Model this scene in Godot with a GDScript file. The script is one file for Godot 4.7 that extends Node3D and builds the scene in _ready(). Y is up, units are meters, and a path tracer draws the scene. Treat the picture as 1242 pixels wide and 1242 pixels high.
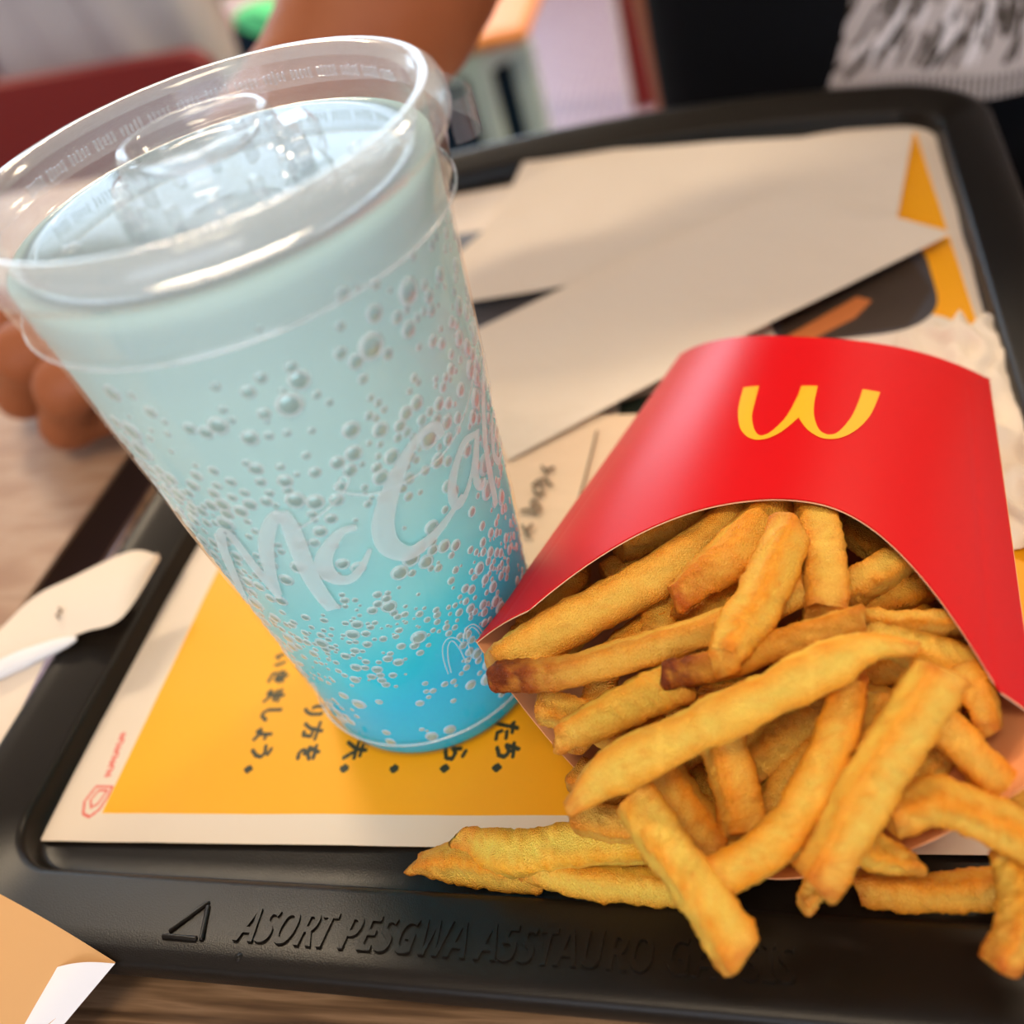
extends Node3D

const CUP_H := 0.158
const CUP_RB := 0.03265
const CUP_RT := 0.04523
const TABLE_Y := -0.006
var noise := FastNoiseLite.new()
var rng := RandomNumberGenerator.new()
var used := {}

# ------------------------------------------------------------------ mesh helpers
class Shape:
	var v := PackedVector3Array()
	var uv := PackedVector2Array()
	var c := PackedColorArray()
	var i := PackedInt32Array()
	func add(p: Vector3, t := Vector2.ZERO, col := Color.WHITE) -> int:
		v.append(p)
		uv.append(t)
		c.append(col)
		return v.size() - 1
	func tri(a: int, b: int, d: int) -> void:
		i.append(a)
		i.append(b)
		i.append(d)
	func quad(a: int, b: int, d: int, e: int) -> void:
		tri(a, b, d)
		tri(a, d, e)
	func flat_quad(a: Vector3, b: Vector3, d: Vector3, e: Vector3) -> void:
		quad(add(a, Vector2(0, 0)), add(b, Vector2(1, 0)), add(d, Vector2(1, 1)), add(e, Vector2(0, 1)))
	func join(o: Shape, t := Transform3D.IDENTITY) -> void:
		var at := v.size()
		for k in o.v.size():
			v.append(t * o.v[k])
		uv.append_array(o.uv)
		c.append_array(o.c)
		for k in o.i:
			i.append(k + at)
	func normals() -> PackedVector3Array:
		var n := PackedVector3Array()
		n.resize(v.size())
		for k in range(0, i.size(), 3):
			var a := v[i[k]]
			var f := (v[i[k + 2]] - a).cross(v[i[k + 1]] - a)
			n[i[k]] += f
			n[i[k + 1]] += f
			n[i[k + 2]] += f
		for k in n.size():
			n[k] = n[k].normalized() if n[k].length_squared() > 1e-24 else Vector3.UP
		return n
	func put(m: ArrayMesh, mat: Material) -> ArrayMesh:
		var a := []
		a.resize(Mesh.ARRAY_MAX)
		a[Mesh.ARRAY_VERTEX] = v
		a[Mesh.ARRAY_NORMAL] = normals()
		a[Mesh.ARRAY_TEX_UV] = uv
		a[Mesh.ARRAY_COLOR] = c
		a[Mesh.ARRAY_INDEX] = i
		m.add_surface_from_arrays(Mesh.PRIMITIVE_TRIANGLES, a)
		m.surface_set_material(m.get_surface_count() - 1, mat)
		return m

func numbered(called: String) -> String:
	var k: int = used.get(called, -1) + 1
	used[called] = k
	return called if k == 0 else "%s_%03d" % [called, k]

func node(s: Shape, called: String, mat: Material, parent: Node = self) -> MeshInstance3D:
	return node_mesh(s.put(ArrayMesh.new(), mat), called, parent)

func node_mesh(m: Mesh, called: String, parent: Node = self) -> MeshInstance3D:
	var o := MeshInstance3D.new()
	o.mesh = m
	o.name = numbered(called) if parent == self else called
	parent.add_child(o, true)
	return o

func thing(called: String, label: String, category: String, at := Vector3.ZERO, turn := 0.0, group := "") -> Node3D:
	var o := Node3D.new()
	o.name = numbered(called)
	add_child(o, true)
	o.position = at
	o.rotation.y = turn
	tag(o, label, category, group)
	return o

func tag(o: Node, label: String, category: String, group := "") -> void:
	o.set_meta("label", label)
	o.set_meta("category", category)
	if group:
		o.set_meta("group", group)

func structure(o: Node, label: String, category: String) -> void:
	tag(o, label, category)
	o.set_meta("kind", "structure")

# a grid of points f(u, v); seen from the side where u runs right and v runs down it faces the viewer
func grid(nu: int, nv: int, f: Callable, flip := false) -> Shape:
	var s := Shape.new()
	for j in nv + 1:
		for k in nu + 1:
			var u := float(k) / nu
			var w := float(j) / nv
			s.add(f.call(u, w), Vector2(u, w))
	for j in nv:
		for k in nu:
			var a := j * (nu + 1) + k
			var b := a + 1
			var d := a + nu + 2
			var e := a + nu + 1
			if flip:
				s.quad(a, e, d, b)
			else:
				s.quad(a, b, d, e)
	return s

# a sheet with thickness: the grid, a second one thick below it, and its four edges
func sheet(nu: int, nv: int, f: Callable, thick: float, flip := false) -> Shape:
	var top := grid(nu, nv, f, flip)
	var n := top.normals()
	var low := Shape.new()
	for k in top.v.size():
		low.add(top.v[k] - n[k] * thick, top.uv[k])
	for k in range(0, top.i.size(), 3):
		low.tri(top.i[k], top.i[k + 2], top.i[k + 1])
	var rim := PackedInt32Array()
	for k in nu:
		rim.append(k)
	for j in nv:
		rim.append(j * (nu + 1) + nu)
	for k in nu:
		rim.append(nv * (nu + 1) + nu - k)
	for j in nv:
		rim.append((nv - j) * (nu + 1))
	var edge := Shape.new()
	for k in rim.size():
		var a := rim[k]
		var b := rim[(k + 1) % rim.size()]
		if flip:
			edge.flat_quad(top.v[a], top.v[b], low.v[b], low.v[a])
		else:
			edge.flat_quad(top.v[b], top.v[a], low.v[a], low.v[b])
	top.join(low)
	top.join(edge)
	return top

# turned about y from a profile of (radius, height), listed so that the outside is to the right of its direction when going up
func lathe(profile: Array, segs: int, from := 0.0, to := TAU) -> Shape:
	var s := Shape.new()
	var whole := is_equal_approx(to - from, TAU)
	var cols := segs if whole else segs + 1
	for j in profile.size():
		for k in cols:
			var a := from + (to - from) * k / segs
			s.add(Vector3(sin(a) * profile[j].x, profile[j].y, cos(a) * profile[j].x), Vector2(float(k) / segs, float(j) / (profile.size() - 1)))
	for j in profile.size() - 1:
		for k in segs:
			var k2 := (k + 1) % cols
			s.quad(j * cols + k, (j + 1) * cols + k, (j + 1) * cols + k2, j * cols + k2)
	return s

func box(size: Vector3, bevel := 0.0, at := Vector3.ZERO) -> Shape:
	var s := Shape.new()
	var h := size / 2.0
	var b := minf(bevel, minf(h.x, minf(h.y, h.z)) * 0.9)
	var axes := [Vector3.RIGHT, Vector3.UP, Vector3.BACK]
	for ax in 3:
		for sg in [-1.0, 1.0]:
			var n: Vector3 = axes[ax] * sg
			var p: Vector3 = axes[(ax + 1) % 3]
			var q: Vector3 = axes[(ax + 2) % 3]
			var hp: float = h[(ax + 1) % 3] - b
			var hq: float = h[(ax + 2) % 3] - b
			var c: Vector3 = at + n * h[ax]
			poly(s, [c - p * hp - q * hq, c + p * hp - q * hq, c + p * hp + q * hq, c - p * hp + q * hq], n)
	if b > 0.0:
		for ax in 3:
			for s1 in [-1.0, 1.0]:
				for s2 in [-1.0, 1.0]:
					var d: Vector3 = axes[ax]
					var p: Vector3 = axes[(ax + 1) % 3] * s1
					var q: Vector3 = axes[(ax + 2) % 3] * s2
					var hp: float = h[(ax + 1) % 3]
					var hq: float = h[(ax + 2) % 3]
					var hd: float = h[ax] - b
					var e1: Vector3 = at + p * hp + q * (hq - b)
					var e2: Vector3 = at + p * (hp - b) + q * hq
					poly(s, [e1 - d * hd, e1 + d * hd, e2 + d * hd, e2 - d * hd], (p + q).normalized())
		for sx in [-1.0, 1.0]:
			for sy in [-1.0, 1.0]:
				for sz in [-1.0, 1.0]:
					var k := Vector3(sx, sy, sz)
					poly(s, [at + k * (h - Vector3(0, b, b)), at + k * (h - Vector3(b, 0, b)), at + k * (h - Vector3(b, b, 0))], k.normalized())
	return s

func poly(s: Shape, pts: Array, n: Vector3) -> void:
	var f: Vector3 = (pts[2] - pts[0]).cross(pts[1] - pts[0])
	if f.dot(n) < 0.0:
		pts.reverse()
	var first := s.v.size()
	for p in pts:
		s.add(p, Vector2(p.x, p.z))
	for k in range(1, pts.size() - 1):
		s.tri(first, first + k, first + k + 1)

# flat outline (in x, z; at height y) given a thickness downwards; the outline may be concave
func slab(outline: PackedVector2Array, y: float, thick: float) -> Shape:
	var s := Shape.new()
	var t := Geometry2D.triangulate_polygon(outline)
	var up := []
	for p in outline:
		up.append(Vector3(p.x, y, p.y))
	for k in range(0, t.size(), 3):
		poly(s, [up[t[k]], up[t[k + 1]], up[t[k + 2]]], Vector3.UP)
		poly(s, [up[t[k]] - Vector3(0, thick, 0), up[t[k + 1]] - Vector3(0, thick, 0), up[t[k + 2]] - Vector3(0, thick, 0)], Vector3.DOWN)
	var mid := Vector3.ZERO
	for p in up:
		mid += p / up.size()
	var turn := 1.0 if Geometry2D.is_polygon_clockwise(outline) else -1.0
	for k in up.size():
		var a: Vector3 = up[k]
		var b: Vector3 = up[(k + 1) % up.size()]
		var n := Vector3(b.z - a.z, 0, a.x - b.x) * -turn
		poly(s, [a, b, b - Vector3(0, thick, 0), a - Vector3(0, thick, 0)], n)
	return s

func frames(pts: Array) -> Array:
	var out := []
	var n := Vector3.ZERO
	for k in pts.size():
		var d: Vector3 = (pts[mini(k + 1, pts.size() - 1)] - pts[maxi(k - 1, 0)]).normalized()
		if k == 0:
			n = d.cross(Vector3.UP if absf(d.y) < 0.9 else Vector3.RIGHT).normalized()
		n = (n - d * n.dot(d)).normalized()
		out.append([n, d.cross(n), d])
	return out

func tube(pts: Array, radii: Array, sides := 8, flat := 1.0) -> Shape:
	var s := Shape.new()
	var fr := frames(pts)
	for k in pts.size():
		var r: float = radii[mini(k, radii.size() - 1)]
		for a in sides:
			var t := TAU * a / sides
			s.add(pts[k] + (fr[k][0] * cos(t) + fr[k][1] * sin(t) * flat) * r)
	for k in pts.size() - 1:
		for a in sides:
			var b := (a + 1) % sides
			s.quad(k * sides + a, (k + 1) * sides + a, (k + 1) * sides + b, k * sides + b)
	for e in 2:
		var k := 0 if e == 0 else pts.size() - 1
		var r: float = radii[mini(k, radii.size() - 1)]
		var tip := s.add(pts[k] + fr[k][2] * r * 0.4 * (-1.0 if e == 0 else 1.0))
		for a in sides:
			var b := (a + 1) % sides
			if e == 0:
				s.tri(tip, k * sides + a, k * sides + b)
			else:
				s.tri(tip, k * sides + b, k * sides + a)
	return s

func smooth_path(pts: Array, per: int) -> Array:
	var out := []
	for k in pts.size() - 1:
		var a = pts[maxi(k - 1, 0)]
		var b = pts[k]
		var c = pts[k + 1]
		var d = pts[mini(k + 2, pts.size() - 1)]
		for j in per:
			var t := float(j) / per
			out.append(0.5 * (2.0 * b + (c - a) * t + (2.0 * a - 5.0 * b + 4.0 * c - d) * t * t + (3.0 * b - a - 3.0 * c + d) * t * t * t))
	out.append(pts[-1])
	return out

# one continuous surface round a skeleton of tapered capsules [from, to, radius, radius] (surface nets on a grid)
func body_shape(bones: Array, cell: float, k: float) -> Shape:
	var lo := Vector3.INF
	var hi := -Vector3.INF
	for b in bones:
		for e in 2:
			var r: Vector3 = Vector3.ONE * (b[2 + e] + k + cell * 2.0)
			lo = lo.min(b[e] - r)
			hi = hi.max(b[e] + r)
	var n := Vector3i(((hi - lo) / cell).ceil()) + Vector3i.ONE
	var field := PackedFloat32Array()
	field.resize(n.x * n.y * n.z)
	field.fill(1.0)
	for b in bones:
		var a: Vector3 = b[0]
		var d: Vector3 = b[1] - a
		var l2: float = maxf(d.length_squared(), 1e-9)
		var reach: float = maxf(b[2], b[3]) + k + cell * 2.0
		var i0 := Vector3i(((a.min(b[1]) - Vector3.ONE * reach - lo) / cell).floor()).clamp(Vector3i.ZERO, n - Vector3i.ONE)
		var i1 := Vector3i(((a.max(b[1]) + Vector3.ONE * reach - lo) / cell).ceil()).clamp(Vector3i.ZERO, n - Vector3i.ONE)
		for z in range(i0.z, i1.z + 1):
			for y in range(i0.y, i1.y + 1):
				for x in range(i0.x, i1.x + 1):
					var p := lo + Vector3(x, y, z) * cell
					var t := clampf((p - a).dot(d) / l2, 0.0, 1.0)
					var dist: float = (p - a - d * t).length() - lerpf(b[2], b[3], t)
					var at := (z * n.y + y) * n.x + x
					var old := field[at]
					var h := maxf(k - absf(old - dist), 0.0) / k
					field[at] = minf(old, dist) - h * h * k * 0.25
	var s := Shape.new()
	var ids := {}
	var corner := [Vector3i(0, 0, 0), Vector3i(1, 0, 0), Vector3i(0, 1, 0), Vector3i(1, 1, 0), Vector3i(0, 0, 1), Vector3i(1, 0, 1), Vector3i(0, 1, 1), Vector3i(1, 1, 1)]
	var edges := [Vector2i(0, 1), Vector2i(2, 3), Vector2i(4, 5), Vector2i(6, 7), Vector2i(0, 2), Vector2i(1, 3), Vector2i(4, 6), Vector2i(5, 7), Vector2i(0, 4), Vector2i(1, 5), Vector2i(2, 6), Vector2i(3, 7)]
	var sy := n.x
	var sz := n.x * n.y
	var off := PackedInt32Array([0, 1, sy, sy + 1, sz, sz + 1, sz + sy, sz + sy + 1])
	for z in n.z - 1:
		for y in n.y - 1:
			for x in n.x - 1:
				var at := z * sz + y * sy + x
				var inside := 0
				for q in 8:
					if field[at + off[q]] < 0.0:
						inside += 1
				if inside == 0 or inside == 8:
					continue
				var sum := Vector3.ZERO
				var count := 0
				for e in edges:
					var f0 := field[at + off[e.x]]
					var f1 := field[at + off[e.y]]
					if (f0 < 0.0) != (f1 < 0.0):
						sum += Vector3(corner[e.x]).lerp(Vector3(corner[e.y]), f0 / (f0 - f1))
						count += 1
				ids[at] = s.add(lo + (Vector3(x, y, z) + sum / count) * cell)
	var steps := PackedInt32Array([1, sy, sz])
	for z in range(1, n.z - 1):
		for y in range(1, n.y - 1):
			for x in range(1, n.x - 1):
				var at := z * sz + y * sy + x
				var here := field[at] < 0.0
				for ax in 3:
					if here != (field[at + steps[ax]] < 0.0):
						var u: int = steps[(ax + 1) % 3]
						var w: int = steps[(ax + 2) % 3]
						var a: int = ids.get(at, -1)
						var b: int = ids.get(at - u, -1)
						var c: int = ids.get(at - u - w, -1)
						var d: int = ids.get(at - w, -1)
						if mini(mini(a, b), mini(c, d)) < 0:
							continue
						if here:
							s.quad(a, d, c, b)
						else:
							s.quad(a, b, c, d)
	return s

# ------------------------------------------------------------------ materials
func mat(called: String, col: Color, rough := 0.6, spec := 0.5) -> StandardMaterial3D:
	var m := StandardMaterial3D.new()
	m.resource_name = called
	m.albedo_color = col
	m.roughness = rough
	m.metallic_specular = spec
	return m

func noise_texture(freq: float, octaves: int, ramp: Gradient = null, as_normal := false, side := 512, sd := 1) -> NoiseTexture2D:
	var t := NoiseTexture2D.new()
	var f := FastNoiseLite.new()
	f.seed = sd
	f.frequency = freq
	f.fractal_octaves = octaves
	t.noise = f
	t.width = side
	t.height = side
	t.seamless = true
	t.as_normal_map = as_normal
	if ramp:
		t.color_ramp = ramp
	return t

func ramp(cols: Array, at: Array) -> Gradient:
	var g := Gradient.new()
	g.colors = PackedColorArray(cols)
	g.offsets = PackedFloat32Array(at)
	return g

func relief(m: StandardMaterial3D, tex: Texture2D, depth_cm: float, per_metre: Vector3) -> void:
	m.heightmap_enabled = true
	m.heightmap_texture = tex
	m.heightmap_scale = depth_cm
	m.uv1_triplanar = true
	m.uv1_world_triplanar = true
	m.uv1_scale = per_metre

func pane(called: String, col: Color, rough: float) -> StandardMaterial3D:
	var m := mat(called, col, rough)
	m.transparency = BaseMaterial3D.TRANSPARENCY_ALPHA
	return m

var tex_fine: NoiseTexture2D
var M := {}

func make_materials() -> void:
	tex_fine = noise_texture(0.05, 3)
	M.tray = mat("dark tray plastic", Color8(28, 24, 20), 0.34, 0.32)
	relief(M.tray, noise_texture(0.12, 2), 0.004, Vector3(30, 30, 30))
	M.wood = mat("grey brown wood laminate", Color.WHITE, 0.42)
	M.wood.albedo_texture = noise_texture(0.012, 5, ramp([Color8(84, 62, 44), Color8(122, 94, 68), Color8(150, 120, 92), Color8(112, 84, 60)], [0.2, 0.45, 0.62, 0.85]))
	M.wood.uv1_triplanar = true
	M.wood.uv1_world_triplanar = true
	M.wood.uv1_scale = Vector3(1.6, 20, 26)
	M.pale_wood = mat("pale pinkish wood laminate", Color.WHITE, 0.4)
	M.pale_wood.albedo_texture = noise_texture(0.012, 5, ramp([Color8(160, 122, 94), Color8(172, 136, 108), Color8(180, 148, 122), Color8(166, 130, 102)], [0.2, 0.45, 0.62, 0.85]), false, 512, 4)
	M.pale_wood.uv1_triplanar = true
	M.pale_wood.uv1_world_triplanar = true
	M.pale_wood.uv1_scale = Vector3(2.2, 14, 10)
	M.edge = mat("dark brown table edge", Color8(66, 42, 26), 0.5)
	M.red_card = mat("glossy red card", Color8(206, 0, 12), 0.36, 0.34)
	relief(M.red_card, noise_texture(0.2, 2), 0.0012, Vector3(60, 60, 60))
	M.card_inside = mat("uncoated card inside", Color8(232, 160, 108), 0.75, 0.3)
	M.card_edge = mat("pale card lining", Color8(240, 194, 156), 0.75, 0.3)
	M.yellow_ink = mat("yellow ink", Color8(252, 178, 20), 0.4)
	M.fry = mat("fried potato", Color.WHITE, 0.42, 0.4)
	M.fry.subsurf_scatter_enabled = true
	M.fry.subsurf_scatter_strength = 0.07
	M.fry.albedo_texture = noise_texture(0.16, 3, ramp([Color8(232, 200, 150), Color8(252, 246, 234), Color8(255, 255, 255)], [0.25, 0.46, 0.66]), false, 512, 21)
	M.fry.vertex_color_use_as_albedo = true
	relief(M.fry, noise_texture(0.13, 3, null, false, 512, 9), 0.075, Vector3(34, 34, 34))
	M.paper = mat("thin white paper", Color8(228, 214, 197), 0.7, 0.3)
	M.paper.backlight_enabled = true
	M.paper.backlight = Color(0.35, 0.35, 0.35)
	relief(M.paper, noise_texture(0.008, 4, null, false, 512, 3), 0.10, Vector3(6, 6, 6))
	M.tan_paper = mat("tan wrapping paper", Color8(232, 205, 176), 0.7, 0.3)
	relief(M.tan_paper, noise_texture(0.008, 4, null, false, 512, 5), 0.08, Vector3(6, 6, 6))
	M.sleeve = mat("pale sleeve paper", Color8(236, 220, 202), 0.65, 0.3)
	M.kraft = mat("brown kraft paper", Color8(214, 166, 112), 0.75, 0.3)
	M.flap = mat("white bleached paper", Color8(236, 236, 240), 0.6, 0.4)
	M.pencil = mat("grey pencil marks", Color8(150, 132, 114), 0.8, 0.2)
	M.cup = pane("clear cup plastic", Color(1, 1, 1, 0.03), 0.06)
	M.cup.metallic_specular = 0.36
	M.lid = pane("clear lid plastic", Color(0.90, 0.96, 1.0, 0.09), 0.08)
	M.lid_rim = pane("thick clear rim plastic", Color(0.90, 0.95, 0.97, 0.24), 0.12)
	M.lid_skirt = pane("thin clear skirt plastic", Color(0.92, 0.97, 1.0, 0.07), 0.08)
	M.print = mat("translucent white print on the cup", Color(0.93, 0.99, 1.0, 0.30), 0.5)
	M.print.transparency = BaseMaterial3D.TRANSPARENCY_ALPHA
	M.drink = mat("cloudy blue drink", Color.WHITE, 0.5, 0.15)
	M.drink.vertex_color_use_as_albedo = true
	M.drink.backlight_enabled = true
	M.drink.backlight = Color(0.5, 0.5, 0.5)
	M.bubble = mat("gas bubble mirror", Color8(178, 220, 218), 0.24)
	M.bubble.metallic = 0.5
	M.halo = mat("pale rim of a gas bubble", Color(0.96, 1.0, 1.0, 0.42), 0.3)
	M.halo.transparency = BaseMaterial3D.TRANSPARENCY_ALPHA
	M.skin = mat("tanned skin", Color8(152, 86, 50), 0.5, 0.4)
	relief(M.skin, tex_fine, 0.02, Vector3(30, 30, 30))
	M.black = mat("black cloth", Color8(14, 15, 18), 0.85, 0.2)
	M.grey_shirt = mat("pale grey cloth", Color8(188, 186, 188), 0.85, 0.2)
	M.hair = mat("black hair", Color8(22, 18, 16), 0.6, 0.3)
	M.dark_red = mat("dark red plastic", Color8(124, 20, 8), 0.5)
	M.navy = mat("navy cloth", Color8(26, 44, 60), 0.85, 0.2)
	M.green = mat("mint green cloth", Color8(110, 232, 160), 0.85, 0.2)
	M.steel = mat("pale green painted steel", Color8(186, 208, 198), 0.4)
	M.orange_wood = mat("orange wood seat", Color8(224, 140, 64), 0.5)
	M.white = mat("white paint", Color8(225, 222, 216), 0.8, 0.3)
	M.panel_glow = mat("lamp panel", Color8(250, 244, 232), 0.5)
	M.panel_glow.emission_enabled = true
	M.panel_glow.emission = Color8(255, 240, 214)
	M.panel_glow.emission_energy_multiplier = 3.0
	M.glass = pane("window glass", Color(1, 1, 1, 0.03), 0.02)
	var tiles := Image.create(128, 128, false, Image.FORMAT_RGB8)
	tiles.fill(Color8(166, 156, 168))
	for y in 8:
		for x in 8:
			var k := float((x * 7 + y * 5) % 6) / 6.0
			tiles.fill_rect(Rect2i(x * 16 + 2, y * 16 + 2, 12, 12), Color8(int(102 + 12 * k), int(78 + 12 * k), int(108 + 12 * k)))
	M.floor = mat("lavender mosaic floor", Color.WHITE, 0.5)
	M.floor.albedo_texture = ImageTexture.create_from_image(tiles)
	M.floor.uv1_triplanar = true
	M.floor.uv1_world_triplanar = true
	M.floor.uv1_scale = Vector3(6, 6, 6)

# ------------------------------------------------------------------ light and camera
func set_camera_and_light() -> void:
	var cam := Camera3D.new()
	cam.name = "camera"
	cam.keep_aspect = Camera3D.KEEP_HEIGHT
	cam.near = 0.01
	cam.far = 60.0
	var lens := CameraAttributesPhysical.new()
	lens.frustum_focal_length = 23.776
	lens.frustum_focus_distance = 0.236
	lens.frustum_near = 0.01
	lens.frustum_far = 60.0
	lens.exposure_aperture = 4.6
	cam.attributes = lens
	add_child(cam)
	cam.position = Vector3(0.1039, 0.2198, 0.1761)
	cam.rotation_order = EULER_ORDER_YXZ
	cam.rotation_degrees = Vector3(-40.7367, 20.7415, -18.3154)
	cam.current = true
	var w := WorldEnvironment.new()
	w.name = "surroundings"
	var e := Environment.new()
	e.background_mode = Environment.BG_SKY
	var sky := Sky.new()
	var sm := ProceduralSkyMaterial.new()
	sm.sky_top_color = Color(0.62, 0.76, 0.95)
	sm.sky_horizon_color = Color(0.86, 0.92, 0.98)
	sm.ground_bottom_color = Color(0.45, 0.45, 0.44)
	sm.ground_horizon_color = Color(0.75, 0.78, 0.8)
	sky.sky_material = sm
	e.sky = sky
	e.background_energy_multiplier = 1.6
	e.tonemap_mode = Environment.TONE_MAPPER_LINEAR
	e.tonemap_exposure = 1.24
	e.sdfgi_enabled = true
	e.ssao_enabled = true
	e.ssil_enabled = true
	w.environment = e
	add_child(w)
	area("window_daylight", Vector3(-2.1, 0.65, -3.5), Vector3(0, 180, 0), Vector2(3.0, 2.0), Color(0.84, 0.93, 1.0), 5.5)
	area("window_daylight", Vector3(0.4, 0.75, 3.1), Vector3.ZERO, Vector2(3.0, 1.8), Color(0.97, 0.97, 1.0), 3.6)
	area("ceiling_lamp_glow", Vector3(-1.35, 2.04, -2.1), Vector3(-90, 0, 0), Vector2(0.8, 0.4), Color(1.0, 0.90, 0.76), 5.5)
	area("ceiling_lamp_glow", Vector3(1.35, 2.04, -2.05), Vector3(-90, 0, 0), Vector2(0.8, 0.4), Color(1.0, 0.90, 0.76), 5.5)
	area("ceiling_lamp_glow", Vector3(0.1, 2.04, 0.9), Vector3(-90, 0, 0), Vector2(0.8, 0.4), Color(1.0, 0.90, 0.76), 1.6)

func area(called: String, at: Vector3, turn: Vector3, size: Vector2, col: Color, energy: float) -> void:
	var l := AreaLight3D.new()
	l.name = called
	l.area_size = size
	l.light_color = col
	l.light_energy = energy
	l.area_range = 12.0
	l.area_attenuation = 2.0
	l.shadow_enabled = true
	l.position = at
	l.rotation_degrees = turn
	add_child(l, true)

# ------------------------------------------------------------------ the room
func wall_box(called: String, size: Vector3, at: Vector3, m: Material, label: String, category: String) -> MeshInstance3D:
	var o := node(box(size), called, m)
	o.position = at
	structure(o, label, category)
	return o

func window_wall(called: String, label: String, win_called: String, win_label: String, z: float, cx: float, wide: float, low: float, high: float) -> void:
	var wall := Node3D.new()
	wall.name = called
	add_child(wall)
	structure(wall, label, "wall")
	var x0 := cx - wide / 2.0
	var x1 := cx + wide / 2.0
	var span := func(a: float, b: float, c: float, d: float) -> void:
		node(box(Vector3(b - a, d - c, 0.1), 0.0, Vector3((a + b) / 2.0, (c + d) / 2.0, z)), "wall_panel", M.white, wall)
	span.call(-3.6, 3.6, -0.75, low)
	span.call(-3.6, 3.6, high, 2.1)
	if x0 > -3.59:
		span.call(-3.6, x0, low, high)
	span.call(x1, 3.6, low, high)
	var win := Node3D.new()
	win.name = win_called
	add_child(win)
	structure(win, win_label, "window")
	var mid := (low + high) / 2.0
	var tall := high - low
	for y in [low + 0.025, high - 0.025]:
		node(box(Vector3(wide, 0.05, 0.08), 0.006, Vector3(cx, y, z)), "window_frame", M.steel, win)
	for x in [x0 + 0.025, cx, x1 - 0.025]:
		node(box(Vector3(0.05, tall - 0.1, 0.08), 0.006, Vector3(x, mid, z)), "window_frame", M.steel, win)
	for x in [(x0 + cx) / 2.0, (x1 + cx) / 2.0]:
		node(box(Vector3(wide / 2.0 - 0.06, tall - 0.1, 0.006), 0.0, Vector3(x, mid, z)), "pane", M.glass, win)

func make_room() -> void:
	wall_box("floor", Vector3(7.4, 0.1, 7.2), Vector3(0, -0.80, -0.25), M.floor, "lavender mosaic tile floor behind the tables", "floor")
	wall_box("ceiling", Vector3(7.4, 0.1, 7.2), Vector3(0, 2.15, -0.25), M.white, "white ceiling above the dining room", "ceiling")
	wall_box("wall_left", Vector3(0.1, 2.85, 7.2), Vector3(-3.65, 0.675, -0.25), M.white, "white wall at the left end of the dining room", "wall")
	wall_box("wall_right", Vector3(0.1, 2.85, 7.2), Vector3(3.65, 0.675, -0.25), M.white, "white wall at the right end of the dining room", "wall")
	window_wall("wall_back", "white far wall with a wide window", "window_1", "wide window in the far wall", -3.75, -2.1, 3.0, -0.35, 1.65)
	window_wall("wall_front", "white wall behind the viewer with a street window", "window_2", "wide window behind the viewer", 3.3, 0.4, 3.0, -0.15, 1.65)
	var lamps := [["over the window side of the room", Vector3(-1.35, 2.075, -2.1)], ["over the right of the room", Vector3(1.35, 2.075, -2.05)], ["over the viewer's table", Vector3(0.1, 2.075, 0.9)]]
	for l in lamps:
		var t := thing("ceiling_lamp", "flat white lamp panel on the ceiling " + l[0], "lamp", l[1], 0.0, "ceiling lamp panels")
		node(box(Vector3(0.86, 0.05, 0.46), 0.01), "lamp_housing", M.white, t)
		node(box(Vector3(0.8, 0.004, 0.4), 0.0, Vector3(0, -0.027, 0)), "lamp_panel", M.panel_glow, t)

# ------------------------------------------------------------------ tables
func make_tables() -> void:
	var t := thing("table", "grey brown wooden table that carries the dark tray", "table", Vector3(0.031, -0.75, 0.05))
	var top := slab(round_rect(-0.176, 0.158, -0.392, 0.33, 0.02, 6), 0.744, 0.022)
	node(top, "tabletop", M.wood, t)
	node(slab(round_rect(-0.1765, 0.1585, -0.3925, 0.3305, 0.0205, 6), 0.7425, 0.018), "edge_band", M.edge, t)
	node(lathe([Vector2(0.0, 0.722), Vector2(0.05, 0.722), Vector2(0.045, 0.71), Vector2(0.03, 0.70), Vector2(0.03, 0.04), Vector2(0.06, 0.03), Vector2(0.2, 0.015), Vector2(0.205, 0.0), Vector2(0.0, 0.0)].map(func(p): return p), 24), "pedestal", M.steel, t).transform = Transform3D.IDENTITY
	var s := thing("table", "pale wooden table at left, past the dark gap, under the resting hand", "table", Vector3(-0.49, -0.75, -0.1), -0.05)
	node(slab(round_rect(-0.32, 0.32, -0.35, 0.42, 0.02, 6), 0.744, 0.022), "tabletop", M.pale_wood, s)
	node(slab(round_rect(-0.3205, 0.3205, -0.3505, 0.4205, 0.0205, 6), 0.7425, 0.018), "edge_band", M.edge, s)
	node(lathe([Vector2(0.0, 0.722), Vector2(0.05, 0.722), Vector2(0.045, 0.71), Vector2(0.03, 0.70), Vector2(0.03, 0.04), Vector2(0.06, 0.03), Vector2(0.25, 0.015), Vector2(0.255, 0.0), Vector2(0.0, 0.0)], 24), "pedestal", M.steel, s)

func round_rect(x0: float, x1: float, z0: float, z1: float, r: float, n: int) -> PackedVector2Array:
	var out := PackedVector2Array()
	var c := [Vector2(x1 - r, z1 - r), Vector2(x0 + r, z1 - r), Vector2(x0 + r, z0 + r), Vector2(x1 - r, z0 + r)]
	for q in 4:
		for k in n + 1:
			var a := PI / 2 * (q + float(k) / n)
			out.append(c[q] + Vector2(cos(a), sin(a)) * r)
	return out

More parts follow.
